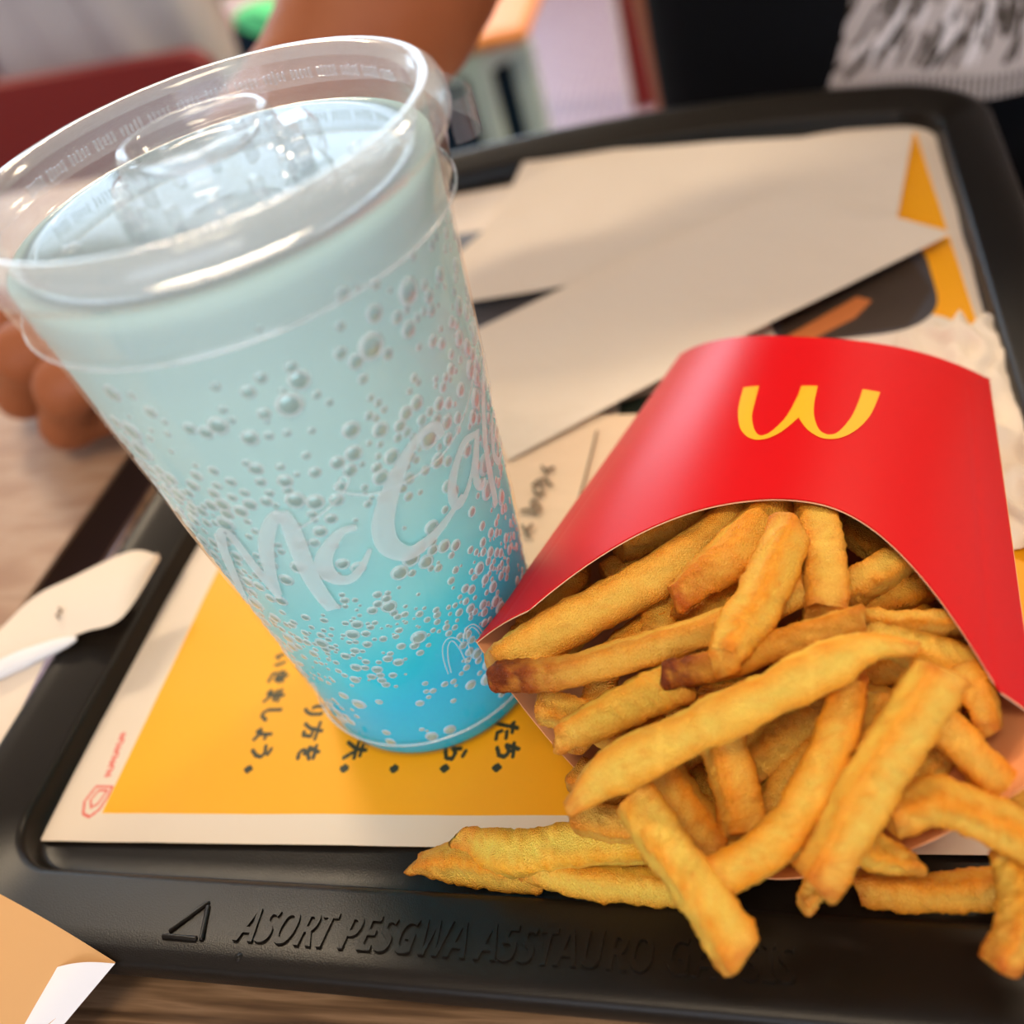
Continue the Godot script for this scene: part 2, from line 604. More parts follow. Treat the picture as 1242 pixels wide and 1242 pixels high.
# ------------------------------------------------------------------ tray
func tray_ring(inset: float) -> PackedVector2Array:
	var x0 := -0.126 + inset
	var x1 := 0.189 - inset
	var z0 := -0.345 + inset
	var z1 := 0.0965 - inset * (1.28 if inset > 0.0 else 1.0)
	var r := maxf(0.036 - inset, 0.010)
	var out := PackedVector2Array()
	var c := [Vector2(x1 - r, z1 - r), Vector2(x0 + r, z1 - r), Vector2(x0 + r, z0 + r), Vector2(x1 - r, z0 + r)]
	for q in 4:
		for k in 11:
			var a := PI / 2 * (q + k / 10.0)
			out.append(c[q] + Vector2(cos(a), sin(a)) * r)
		var to: Vector2 = [Vector2(x0 + r, z1), Vector2(x0, z0 + r), Vector2(x1 - r, z0), Vector2(x1, z1 - r)][q]
		var from: Vector2 = out[-1]
		for k in range(1, 12):
			out.append(from.lerp(to, k / 12.0))
	for k in out.size():
		var p := out[k]
		var w := clampf((-p.y - 0.1) / 0.245, 0.0, 1.0)
		out[k].y = p.y + w * 1.1 * (p.x - 0.03) * (p.x - 0.03)
	return out

func make_tray() -> void:
	var t := thing("tray", "dark grey plastic serving tray with raised lettered rim", "tray", Vector3.ZERO, -0.03)
	var prof := [Vector2(0.030, -0.0056), Vector2(0.010, -0.0056), Vector2(0.006, -0.003), Vector2(0.0035, 0.0035), Vector2(0.0004, 0.0045), Vector2(0.0, 0.006), Vector2(0.0, 0.0104), Vector2(0.0012, 0.0120), Vector2(0.0036, 0.0122), Vector2(0.007, 0.0112), Vector2(0.0178, 0.0072), Vector2(0.0192, 0.0062), Vector2(0.0198, 0.0048), Vector2(0.0206, 0.0008), Vector2(0.0222, -0.0008), Vector2(0.026, -0.001)]
	var s := Shape.new()
	var n := 0
	for p in prof:
		var ring := tray_ring(p.x)
		n = ring.size()
		for q in ring:
			s.add(Vector3(q.x, p.y, q.y))
	for j in prof.size() - 1:
		for k in n:
			var k2 := (k + 1) % n
			s.quad(j * n + k, j * n + k2, (j + 1) * n + k2, (j + 1) * n + k)
	for e in 2:
		var first := 0 if e == 0 else (prof.size() - 1) * n
		var mid := s.add(Vector3(0.03, prof[0].y if e == 0 else prof[-1].y, -0.12))
		for k in n:
			if e == 0:
				s.tri(mid, first + (k + 1) % n, first + k)
			else:
				s.tri(mid, first + k, first + (k + 1) % n)
	node(s, "tray_body", M.tray, t)
	# raised lettering on the front slope of the rim
	var slope := Basis(Vector3.RIGHT, Vector3(0, -0.28, -0.96).normalized(), Vector3(0, 0.96, -0.28).normalized())
	var font := SystemFont.new()
	font.font_names = PackedStringArray(["Droid Sans"])
	font.font_weight = 700
	var word := TextMesh.new()
	word.text = "ASORT PESGWA A5STAURO GAYSIS"
	word.font = font
	word.font_size = 40
	word.pixel_size = 0.00018
	word.depth = 0.0005
	var o := MeshInstance3D.new()
	o.name = "raised_lettering"
	word.material = M.tray
	o.mesh = word
	t.add_child(o, true)
	var wide: float = word.get_aabb().size.x
	var sc := 0.125 / maxf(wide, 0.01)
	o.transform = Transform3D(slope * Basis.from_scale(Vector3(sc, sc * 1.7, 1)), Vector3(0.0375, 0.01062, 0.0845))
	var tri := Shape.new()
	var pts := [Vector2(-0.0052, -0.0048), Vector2(0.0052, -0.0048), Vector2(0.0012, 0.0058)]
	for k in 3:
		var a: Vector2 = pts[k]
		var b: Vector2 = pts[(k + 1) % 3]
		var d := (b - a) * 0.86
		tri.join(tube([slope * Vector3(a.x, a.y, 0), slope * Vector3(a.x + d.x, a.y + d.y, 0)], [0.0007], 6))
	var mark := node(tri, "recycling_mark", M.tray, t)
	mark.position = Vector3(-0.0385, 0.0105, 0.0845)
	var pip := node(lathe([Vector2(0.0, 0.0006), Vector2(0.001, 0.0004), Vector2(0.0013, -0.0004)].map(func(p): return p), 12), "stud", M.tray, t)
	pip.position = Vector3(-0.022, 0.0118, 0.0925)

# ------------------------------------------------------------------ printed liner
var liner_px := 4000.0
const L0 := Vector2(-0.1055, -0.3095)
const L1 := Vector2(0.178, 0.0578)

func dot(img: Image, p: Vector2, r: float, col: Color) -> void:
	var ri := int(ceil(r))
	var h := img.get_height()
	for y in range(-ri, ri + 1):
		var w := sqrt(maxf(r * r - y * y, 0.0))
		if absf(y) > r:
			continue
		img.fill_rect(Rect2i(int(round(p.x - w)), clampi(int(round(p.y)) + y, 0, h - 1), maxi(1, int(round(2.0 * w))), 1), col)

func ink(img: Image, pts: Array, r: float, col: Color) -> void:
	for k in pts.size() - 1:
		var a: Vector2 = pts[k]
		var b: Vector2 = pts[k + 1]
		var n := maxi(1, int(a.distance_to(b) / maxf(r * 0.4, 0.5)))
		for j in n + 1:
			dot(img, a.lerp(b, float(j) / n), r, col)

func lp(x: float, z: float) -> Vector2:
	return (Vector2(x, z) - L0) * liner_px

func blob(img: Image, outline: Array, col: Color) -> void:
	var lo := Vector2.INF
	var hi := -Vector2.INF
	var ps := []
	for p in outline:
		var q := lp(p.x, p.y)
		ps.append(q)
		lo = lo.min(q)
		hi = hi.max(q)
	for y in range(int(lo.y), int(hi.y) + 1):
		var xs := []
		for k in ps.size():
			var a: Vector2 = ps[k]
			var b: Vector2 = ps[(k + 1) % ps.size()]
			if (a.y <= y) != (b.y <= y):
				xs.append(a.x + (b.x - a.x) * (y - a.y) / (b.y - a.y))
		xs.sort()
		for k in range(0, xs.size() - 1, 2):
			img.fill_rect(Rect2i(int(xs[k]), y, int(xs[k + 1]) - int(xs[k]), 1), col)

func glyphs() -> Dictionary:
	return {
		"i": [[Vector2(.18, .2), Vector2(.2, .55), Vector2(.32, .78), Vector2(.42, .64)], [Vector2(.68, .28), Vector2(.8, .45), Vector2(.84, .66)]],
		"ki": [[Vector2(.2, .28), Vector2(.75, .2)], [Vector2(.18, .46), Vector2(.8, .38)], [Vector2(.42, .08), Vector2(.7, .6), Vector2(.45, .58)], [Vector2(.25, .64), Vector2(.3, .84), Vector2(.72, .9)]],
		"ma": [[Vector2(.18, .25), Vector2(.82, .25)], [Vector2(.22, .45), Vector2(.78, .45)], [Vector2(.5, .06), Vector2(.5, .75), Vector2(.36, .87), Vector2(.22, .77), Vector2(.36, .67), Vector2(.6, .74), Vector2(.82, .9)]],
		"shi": [[Vector2(.3, .08), Vector2(.3, .7), Vector2(.42, .88), Vector2(.62, .86), Vector2(.84, .62)]],
		"yo": [[Vector2(.55, .22), Vector2(.55, .78), Vector2(.42, .9), Vector2(.3, .8), Vector2(.42, .71), Vector2(.62, .78), Vector2(.82, .92)], [Vector2(.55, .45), Vector2(.8, .42)]],
		"u": [[Vector2(.36, .08), Vector2(.64, .15)], [Vector2(.22, .38), Vector2(.55, .3), Vector2(.76, .42), Vector2(.7, .68), Vector2(.42, .93)]],
		"stop": [[Vector2(.15, .8), Vector2(.27, .68), Vector2(.39, .8), Vector2(.27, .92), Vector2(.15, .8)]],
		"ri": [[Vector2(.3, .1), Vector2(.27, .5), Vector2(.36, .58)], [Vector2(.68, .08), Vector2(.71, .5), Vector2(.6, .78), Vector2(.42, .93)]],
		"hou": [[Vector2(.5, .05), Vector2(.5, .22)], [Vector2(.08, .25), Vector2(.92, .25)], [Vector2(.42, .25), Vector2(.36, .6), Vector2(.12, .93)], [Vector2(.4, .47), Vector2(.77, .47), Vector2(.72, .84), Vector2(.55, .87)]],
		"wo": [[Vector2(.18, .22), Vector2(.8, .2)], [Vector2(.48, .05), Vector2(.24, .54), Vector2(.45, .45), Vector2(.55, .66)], [Vector2(.84, .38), Vector2(.45, .58), Vector2(.35, .8), Vector2(.5, .92), Vector2(.8, .9)]],
		"ta": [[Vector2(.13, .26), Vector2(.62, .24)], [Vector2(.4, .05), Vector2(.16, .92)], [Vector2(.55, .48), Vector2(.86, .46)], [Vector2(.52, .7), Vector2(.6, .87), Vector2(.9, .87)]],
		"chi": [[Vector2(.18, .26), Vector2(.82, .24)], [Vector2(.45, .05), Vector2(.26, .57), Vector2(.55, .42), Vector2(.81, .56), Vector2(.74, .8), Vector2(.38, .93)]],
		"ra": [[Vector2(.38, .06), Vector2(.62, .15)], [Vector2(.3, .3), Vector2(.25, .61), Vector2(.5, .48), Vector2(.77, .58), Vector2(.72, .83), Vector2(.32, .93)]],
		"fu": [[Vector2(.22, .25), Vector2(.78, .25)], [Vector2(.1, .48), Vector2(.9, .48)], [Vector2(.5, .06), Vector2(.46, .5), Vector2(.12, .93)], [Vector2(.54, .5), Vector2(.9, .93)]],
	}

func make_liner() -> void:
	var w := int((L1.x - L0.x) * liner_px)
	var h := int((L1.y - L0.y) * liner_px)
	var img := Image.create(w, h, false, Image.FORMAT_RGB8)
	img.fill(Color8(226, 210, 192))
	blob(img, [Vector2(-0.0895, -0.295), Vector2(0.1690, -0.295), Vector2(0.1690, 0.049), Vector2(-0.0895, 0.049)], Color8(250, 172, 14))
	# pictures in the middle of the print: a dark photograph with round corners and a pale field below it
	var dark := []
	for p in round_rect(-0.05, 0.159, -0.206, -0.140, 0.02, 8):
		dark.append(p)
	var pale := []
	for p in round_rect(-0.055, 0.163, -0.15, -0.075, 0.012, 8):
		pale.append(p)
	blob(img, [Vector2(-0.0895, -0.296), Vector2(-0.006, -0.296), Vector2(-0.006, -0.25), Vector2(-0.0895, -0.25)], Color8(226, 208, 186))
	blob(img, pale, Color8(232, 220, 206))
	blob(img, [Vector2(-0.05, -0.265), Vector2(0.03, -0.265), Vector2(0.03, -0.17), Vector2(-0.05, -0.17)], Color8(70, 68, 72))
	blob(img, dark, Color8(70, 68, 72))
	blob(img, [Vector2(0.025, -0.172), Vector2(0.096, -0.172), Vector2(0.104, -0.138), Vector2(0.025, -0.104)], Color8(232, 220, 206))
	blob(img, [Vector2(0.046, -0.116), Vector2(0.064, -0.122), Vector2(0.064, -0.100), Vector2(0.046, -0.104)], Color8(38, 48, 40))
	blob(img, [Vector2(0.104, -0.165), Vector2(0.153, -0.19), Vector2(0.158, -0.165), Vector2(0.147, -0.143), Vector2(0.104, -0.139)], Color8(66, 54, 46))
	blob(img, [Vector2(0.105, -0.145), Vector2(0.132, -0.166), Vector2(0.137, -0.162), Vector2(0.13, -0.152), Vector2(0.115, -0.142)], Color8(206, 122, 66))
	var g := glyphs()
	var black := Color8(52, 56, 40)
	var lines := [["i", -0.0518, -0.0041], ["ki", -0.0504, 0.0028], ["ma", -0.0492, 0.0097], ["shi", -0.0482, 0.0164], ["yo", -0.0475, 0.0231], ["u", -0.0466, 0.0294], ["stop", -0.0466, 0.0365],
		["ri", -0.0343, 0.0157], ["hou", -0.0327, 0.0228], ["wo", -0.0316, 0.0299], ["fu", -0.0174, 0.0292], ["stop", -0.0172, 0.0365], ["stop", -0.0027, 0.0365], ["ra", 0.0116, 0.0304], ["stop", 0.0117, 0.0365], ["ta", 0.0250, 0.0236], ["chi", 0.0262, 0.0298], ["stop", 0.0262, 0.0365]]
	for l in lines:
		for stroke in g[l[0]]:
			var q := []
			for p in stroke:
				q.append(lp(l[1] - (p.y - 0.5) * 0.0068, l[2] + (p.x - 0.5) * 0.0064))
			ink(img, q, 2.2, black)
	# small red imprint and emblem in the left margin
	var red := Color8(222, 106, 96)
	var z := 0.037
	var k := 0
	while z > 0.0215:
		var x := -0.0966 + (z - 0.02) * 0.12
		ink(img, [lp(x, z), lp(x + 0.0016, z - 0.0002)], 1.1, red)
		ink(img, [lp(x + 0.0008 * (k % 3), z), lp(x + 0.0008 * ((k + 1) % 3), z - 0.0011)], 1.0, red)
		z -= 0.00155
		k += 1
	ink(img, [lp(-0.0905, 0.0405), lp(-0.0958, 0.0405), lp(-0.0972, 0.0455), lp(-0.0958, 0.0492), lp(-0.0932, 0.0502), lp(-0.0912, 0.0478), lp(-0.0905, 0.0440), lp(-0.0905, 0.0405)], 1.3, red)
	ink(img, [lp(-0.0915, 0.0418), lp(-0.0945, 0.0418), lp(-0.0955, 0.0450), lp(-0.0942, 0.0472), lp(-0.0925, 0.0460), lp(-0.0915, 0.0418)], 1.0, red)
	var m := mat("printed tray paper", Color.WHITE, 0.5, 0.4)
	m.albedo_texture = ImageTexture.create_from_image(img)
	var f := func(u: float, v: float) -> Vector3:
		var x := lerpf(L0.x, L1.x, u)
		var zz := lerpf(L0.y, L1.y, v)
		var y: float = 0.0002 + 0.0005 * noise.get_noise_2d(x * 900.0, zz * 900.0)
		return Vector3(x, y, zz)
	var o := node(sheet(40, 50, f, 0.00012), "tray_liner", m)
	tag(o, "printed paper tray liner with a yellow block and black lettering", "tray liner")

# ------------------------------------------------------------------ loose papers on the tray
func paper_poly(pts: Array, y: float, called: String, m: Material, wave: float, sd: float, parent: Node = self) -> MeshInstance3D:
	# four corners, in order, as a softly wavy sheet
	var f := func(u: float, v: float) -> Vector3:
		var a: Vector3 = pts[0].lerp(pts[1], u)
		var b: Vector3 = pts[3].lerp(pts[2], u)
		var p := a.lerp(b, v)
		p.y += y + wave * (0.5 + 0.5 * noise.get_noise_3d(p.x * 500.0, sd * 37.0, p.z * 500.0)) + wave * 1.2 * pow(absf(2.0 * u - 1.0), 6.0) * (0.5 + 0.5 * sin(v * 5.0 + sd))
		return p
	return node(sheet(24, 24, f, 0.0001), called, m, parent)

func make_papers() -> void:
	var a := paper_poly([Vector3(-0.0165, 0, -0.336), Vector3(0.1674, 0, -0.2880), Vector3(0.1500, 0, -0.2060), Vector3(-0.0330, 0, -0.1925)], 0.0032, "napkin", M.paper, 0.0014, 1.0)
	tag(a, "white napkin reaching farthest back on the tray, behind the pointed one", "napkin")
	var c := paper_poly([Vector3(-0.018, 0, -0.2900), Vector3(0.085, 0, -0.272), Vector3(0.075, 0, -0.205), Vector3(-0.050, 0, -0.2150)], 0.0012, "napkin", M.paper, 0.0012, 3.0)
	tag(c, "white napkin mostly covered, its left edge showing beside the cup", "napkin")
	var b := paper_poly([Vector3(0.1100, 0, -0.2500), Vector3(0.1690, 0, -0.1928), Vector3(0.0107, 0, -0.0827), Vector3(-0.0250, 0, -0.1610)], 0.0052, "napkin", M.paper, 0.0012, 5.0)
	tag(b, "large white napkin with a sharp corner pointing right, on top of the napkins", "napkin")
	var bag := thing("paper_bag", "flat tan paper with grey handwriting between the cup and the carton", "paper bag")
	paper_poly([Vector3(-0.0020, 0, -0.1080), Vector3(0.0640, 0, -0.1015), Vector3(0.0640, 0, -0.0250), Vector3(0.0160, 0, -0.0100)], 0.0040, "bag_front", M.tan_paper, 0.0010, 7.0, bag)
	var strokes := [
		[Vector2(0.0201, -0.0499), Vector2(0.0218, -0.0473), Vector2(0.0234, -0.0448)], [Vector2(0.0218, -0.0473), Vector2(0.0236, -0.0501)],
		[Vector2(0.0187, -0.0567), Vector2(0.0213, -0.0571), Vector2(0.0242, -0.0555), Vector2(0.0250, -0.0579), Vector2(0.0230, -0.0613), Vector2(0.0217, -0.0608), Vector2(0.0229, -0.0581)],
		[Vector2(0.0217, -0.0672), Vector2(0.0230, -0.0645), Vector2(0.0248, -0.0642), Vector2(0.0244, -0.0675), Vector2(0.0228, -0.0710), Vector2(0.0211, -0.0686)], [Vector2(0.0228, -0.0710), Vector2(0.0253, -0.0713), Vector2(0.0275, -0.0681)],
		[Vector2(0.0231, -0.0783), Vector2(0.0247, -0.0761), Vector2(0.0274, -0.0771)], [Vector2(0.0247, -0.0761), Vector2(0.0254, -0.0740)]]
	var hand := Shape.new()
	for s in strokes:
		var q := []
		for p in smooth_path(s, 4):
			q.append(Vector3(p.x, 0.0056, p.y))
		hand.join(tube(q, [0.0006], 5, 0.9))
	node(hand, "handwriting", M.pencil, bag)
	node(tube([Vector3(0.0405, 0.0054, -0.0945), Vector3(0.0385, 0.0054, -0.070), Vector3(0.0358, 0.0054, -0.0430)], [0.0004], 4), "crease", M.pencil, bag)
	# crumpled wrapper at the far right of the tray
	var f := func(u: float, v: float) -> Vector3:
		var p := Vector3(lerpf(0.142, 0.181, u), 0.0012, lerpf(-0.137, -0.030, v))
		p.x += 0.004 * noise.get_noise_2d(v * 220.0, 11.0)
		var ridge := absf(noise.get_noise_3d(u * 110.0, v * 150.0, 4.0))
		p.y += 0.001 + 0.007 * (1.0 - minf(1.0, ridge * 3.0)) * (1.0 - absf(2.0 * u - 1.0)) * (1.0 - 0.6 * v) + 0.0015 * noise.get_noise_2d(u * 300.0, v * 500.0)
		return p
	tag(node(sheet(26, 36, f, 0.00012), "wrapper", M.paper), "small crumpled white wrapper behind the carton's far right corner", "wrapper")
	make_straw_sleeve()
	make_kraft_bag()

func make_straw_sleeve() -> void:
	var t := thing("paper_sleeve", "curled white paper sleeve lying over the tray's left rim", "paper sleeve")
	var P := [Vector3(-0.1006, 0.0165, -0.0363), Vector3(-0.1100, 0.0200, -0.0362), Vector3(-0.1294, 0.0185, -0.0269), Vector3(-0.1433, 0.0160, -0.0210), Vector3(-0.1530, 0.0140, -0.0060), Vector3(-0.1700, 0.0130, 0.006)]
	var Q := [Vector3(-0.1003, 0.0162, -0.0355), Vector3(-0.1033, 0.0155, -0.0110), Vector3(-0.1150, 0.0150, -0.0060), Vector3(-0.1260, 0.0145, -0.0020), Vector3(-0.1400, 0.0140, 0.0050), Vector3(-0.1560, 0.0130, 0.0170)]
	var a := smooth_path(P, 6)
	var b := smooth_path(Q, 6)
	var n := a.size() - 1
	var f := func(u: float, v: float) -> Vector3:
		var k := int(round(u * n))
		var p: Vector3 = a[k].lerp(b[k], v)
		p.y += 0.0022 * sin(PI * v)
		return p
	node(sheet(n, 10, f, 0.00012, true), "upper_leaf", M.sleeve, t)
	var roll := [Vector3(-0.1180, 0.0142, -0.0040), Vector3(-0.1290, 0.0140, 0.0010), Vector3(-0.1420, 0.0135, 0.0075), Vector3(-0.1580, 0.0125, 0.0170)]
	node(tube(smooth_path(roll, 6), [0.0010, 0.0016, 0.0022, 0.0026, 0.0030, 0.0032, 0.0034, 0.0036, 0.004], 12, 0.6), "rolled_edge", M.flap, t)
	var g := func(u: float, v: float) -> Vector3:
		return Vector3(-0.1270, 0.0125, 0.0010).lerp(Vector3(-0.1750, 0.0105, 0.0180), u).lerp(Vector3(-0.1305, 0.0040, 0.0500).lerp(Vector3(-0.1950, 0.0020, 0.0750), u), v)
	node(sheet(8, 8, g, 0.00012), "lower_leaf", M.sleeve, t)
	var scribble := Shape.new()
	scribble.join(tube([Vector3(-0.1270, 0.0186, -0.0135), Vector3(-0.1250, 0.0186, -0.0120), Vector3(-0.1262, 0.0186, -0.0105), Vector3(-0.1245, 0.0184, -0.0090)], [0.0004], 4))
	node(scribble, "grey_print", M.pencil, t)

func make_kraft_bag() -> void:
	var t := thing("kraft_bag", "brown kraft paper bag with a white torn flap at the front left corner", "paper bag")
	var A := Vector3(-0.0942, 0.0165, 0.0809)
	var B := Vector3(-0.0554, 0.0130, 0.0948)
	var f := func(u: float, v: float) -> Vector3:
		var p := A.lerp(B, u).lerp(Vector3(-0.1500, 0.006, 0.150).lerp(Vector3(-0.0840, 0.0045, 0.1220), u), v)
		p.y += 0.003 * sin(PI * u) * (1.0 - v)
		return p
	node(sheet(14, 14, f, 0.0002), "bag_side", M.kraft, t)
	var far := func(u: float, v: float) -> Vector3:
		var p := A.lerp(Vector3(-0.1500, 0.006, 0.150), v).lerp(Vector3(-0.190, 0.010, 0.060).lerp(Vector3(-0.220, -0.004, 0.160), v), u)
		p.y += 0.010 * sin(PI * u)
		return p
	node(sheet(14, 14, far, 0.0002, true), "bag_back", M.kraft, t)
	var g := func(u: float, v: float) -> Vector3:
		var p := Vector3(-0.0694, 0.0142, 0.0970).lerp(Vector3(-0.0552, 0.0132, 0.0952), u).lerp(Vector3(-0.0830, 0.0062, 0.1150).lerp(Vector3(-0.0715, 0.0050, 0.1130), u), v)
		p.y += 0.0016 * sin(PI * u)
		return p
	node(sheet(10, 10, g, 0.0002), "white_flap", M.flap, t)

# ------------------------------------------------------------------ cup and drink
func cup_r(y: float) -> float:
	return CUP_RB + (CUP_RT - CUP_RB) * y / CUP_H

func on_cup(theta_deg: float, y: float, out := 0.0) -> Vector3:
	var a := deg_to_rad(theta_deg)
	var r := cup_r(y) + out
	return Vector3(sin(a) * r, y, cos(a) * r)

func drink_color(y: float, theta: float) -> Color:
	var yy := y - 0.015 * sin(theta - 0.35)
	var stops := [[-0.01, Color8(0, 206, 246)], [0.012, Color8(0, 204, 244)], [0.028, Color8(0, 206, 246)], [0.041, Color8(44, 220, 242)], [0.058, Color8(134, 234, 238)], [0.09, Color8(184, 234, 232)], [0.15, Color8(200, 232, 228)], [0.3, Color8(200, 232, 228)]]
	for k in stops.size() - 1:
		if yy <= stops[k + 1][0]:
			var t: float = clampf((yy - stops[k][0]) / (stops[k + 1][0] - stops[k][0]), 0.0, 1.0)
			return (stops[k][1] as Color).lerp(stops[k + 1][1], t).srgb_to_linear()
	return stops[-1][1]

func ribbon(path: Array, widths: Array, out: float, thick: float) -> Shape:
	# a printed stroke laid on the cup's wall: path of (degrees, millimetres), widths in millimetres
	var s := Shape.new()
	var pts := smooth_path(path, 7)
	var ws := smooth_path(widths.map(func(x): return Vector2(x, 0)), maxi(1, int(round(float(pts.size() - 1) / (widths.size() - 1)))))
	var n := pts.size()
	for k in n:
		var p: Vector2 = pts[k]
		var a: Vector2 = pts[maxi(k - 1, 0)]
		var b: Vector2 = pts[mini(k + 1, n - 1)]
		var r := cup_r(p.y / 1000.0) * 1000.0
		var d := Vector2(deg_to_rad(b.x - a.x) * r, b.y - a.y).normalized()
		var q: Vector2 = Vector2(-d.y, d.x) * ws[mini(k, ws.size() - 1)].x * 0.41
		for e in 4:
			var sg := 1.0 if e == 0 or e == 3 else -1.0
			var o := out + (thick if e < 2 else 0.0)
			var at := p + Vector2(rad_to_deg(q.x / r), q.y) * sg
			s.add(on_cup(at.x, at.y / 1000.0, o))
	for k in n - 1:
		for e in 4:
			var e2 := (e + 1) % 4
			s.quad(k * 4 + e, k * 4 + e2, (k + 1) * 4 + e2, (k + 1) * 4 + e)
	s.quad(0, 3, 2, 1)
	s.quad((n - 1) * 4, (n - 1) * 4 + 1, (n - 1) * 4 + 2, (n - 1) * 4 + 3)
	return s

func make_cup() -> void:
	var t := thing("cup", "clear plastic cup with a flat clear lid and white script lettering", "cup")
	var wall := [Vector2(0.0, 0.0030), Vector2(0.026, 0.0030), Vector2(0.0285, 0.0008), Vector2(0.0302, 0.0002), Vector2(0.0318, 0.0007), Vector2(0.0326, 0.0022), Vector2(0.0331, 0.0070), Vector2(0.03355, 0.0077), Vector2(0.0338, 0.0084), Vector2(0.03355, 0.0091)]
	for k in 15:
		var y := 0.011 + 0.142 * k / 14.0
		wall.append(Vector2(cup_r(y), y))
	node(lathe(wall, 96), "cup_wall", M.cup, t)
	var ring := []
	for k in 12:
		var a := TAU * k / 12.0
		ring.append(Vector2(0.0338 + 0.00042 * cos(a), 0.0086 + 0.00042 * sin(a)))
	ring.append(ring[0])
	node(lathe(ring, 96), "foot_ring", M.lid_rim, t)
	# script lettering
	var script_marks := [
		[[Vector2(-30.8, 68.2), Vector2(-24.5, 79.8), Vector2(-18.8, 90.0), Vector2(-13.8, 94.7), Vector2(-12.2, 92.0), Vector2(-11.8, 85.1), Vector2(-11.0, 78.0), Vector2(-10.4, 72.0)], [3.4, 3.6, 3.4, 2.6, 2.8, 3.2, 3.0, 2.2]],
		[[Vector2(-9.9, 73.7), Vector2(-7.1, 81.3), Vector2(-2.0, 90.6), Vector2(4.1, 97.2), Vector2(8.4, 99.4)], [2.6, 3.6, 4.2, 3.6, 3.0]],
		[[Vector2(8.8, 99.6), Vector2(8.6, 95.0), Vector2(7.2, 88.6), Vector2(5.6, 79.5), Vector2(5.7, 72.0), Vector2(6.6, 67.4)], [3.0, 4.6, 5.0, 4.8, 4.6, 4.2]],
		[[Vector2(26.1, 89.8), Vector2(21.0, 89.9), Vector2(14.4, 85.8), Vector2(11.5, 81.8), Vector2(12.2, 77.6), Vector2(16.8, 76.0), Vector2(21.9, 78.4), Vector2(26.8, 82.6)], [1.8, 2.8, 4.2, 4.8, 4.4, 3.2, 2.2, 1.2]],
		[[Vector2(60.5, 98.4), Vector2(59.6, 101.7), Vector2(55.0, 102.9), Vector2(48.1, 100.9), Vector2(40.0, 95.2), Vector2(33.6, 87.9), Vector2(32.4, 81.3), Vector2(36.8, 76.6), Vector2(44.4, 76.6), Vector2(53.0, 78.4), Vector2(61.8, 81.0)], [2.6, 3.0, 2.6, 3.6, 5.2, 6.2, 6.0, 4.8, 3.8, 2.6, 1.4]],
		[[Vector2(5.3, 92.7), Vector2(16.7, 95.7), Vector2(26.0, 99.3), Vector2(29.8, 102.3), Vector2(28.4, 103.6), Vector2(26.0, 101.3), Vector2(29.6, 98.1), Vector2(37.2, 95.5), Vector2(49.0, 94.5), Vector2(60.9, 94.7), Vector2(72.3, 97.9), Vector2(80.8, 101.6), Vector2(90.0, 106.0)], [0.5, 0.6, 0.6, 0.6, 0.5, 0.5, 0.6, 0.6, 0.6, 0.6, 0.6, 0.6, 0.5]],
		[[Vector2(76.1, 90.3), Vector2(68.8, 92.1), Vector2(61.5, 88.4), Vector2(57.9, 83.7), Vector2(58.6, 79.7), Vector2(63.4, 80.3), Vector2(69.4, 84.2), Vector2(74.8, 89.6)], [1.8, 2.6, 3.2, 3.4, 3.0, 2.2, 1.8, 1.6]],
		[[Vector2(77.0, 91.0), Vector2(72.5, 85.2), Vector2(69.6, 80.6), Vector2(71.5, 77.6), Vector2(74.5, 78.2)], [2.4, 2.8, 3.0, 2.6, 1.4]],
		[[Vector2(100.0, 99.5), Vector2(93.0, 99.0), Vector2(87.0, 95.2), Vector2(82.6, 90.1), Vector2(79.5, 83.9), Vector2(78.0, 75.4), Vector2(77.3, 67.8)], [1.6, 2.4, 2.8, 3.0, 3.0, 3.2, 2.8]],
		[[Vector2(84.0, 81.0), Vector2(90.0, 82.4), Vector2(95.0, 84.0), Vector2(92.0, 86.6), Vector2(87.4, 84.6), Vector2(84.4, 79.6), Vector2(87.2, 75.6), Vector2(94.0, 75.0)], [1.4, 1.6, 1.8, 2.0, 2.4, 2.6, 2.2, 1.4]],
		[[Vector2(93.5, 89.5), Vector2(97.5, 93.0)], [1.4, 2.0]]]
	var lettering := Shape.new()
	for m in script_marks:
		lettering.join(ribbon(m[0], m[1], 0.00008, 0.0001))
	node(lettering, "script_lettering", M.print, t).set_meta("label", "translucent white script lettering on the cup")
	var emblem := Shape.new()
	for m in [[Vector2(33.0, 32.8), Vector2(33.5, 38.2), Vector2(35.0, 42.7), Vector2(37.5, 44.7), Vector2(40.1, 44.2), Vector2(42.0, 41.9), Vector2(42.8, 40.0), Vector2(44.3, 42.5), Vector2(46.6, 44.2), Vector2(49.5, 43.8), Vector2(51.5, 41.0), Vector2(53.0, 35.8), Vector2(53.4, 31.8)], [Vector2(34.3, 32.7), Vector2(35.1, 37.4), Vector2(36.8, 41.7), Vector2(38.6, 43.3), Vector2(39.9, 42.6), Vector2(40.9, 39.1), Vector2(41.3, 34.4), Vector2(42.1, 33.5), Vector2(44.0, 33.5), Vector2(44.9, 39.1), Vector2(45.7, 42.2), Vector2(47.4, 43.2), Vector2(49.1, 42.9), Vector2(50.5, 40.2), Vector2(51.4, 36.0), Vector2(51.9, 31.8)]]:
		emblem.join(ribbon(m, [0.42, 0.42], 0.00008, 0.0001))
	node(emblem, "outlined_arches", M.print, t).set_meta("label", "small outlined double arch emblem near the cup's foot")
	make_lid(t)
	make_drink()

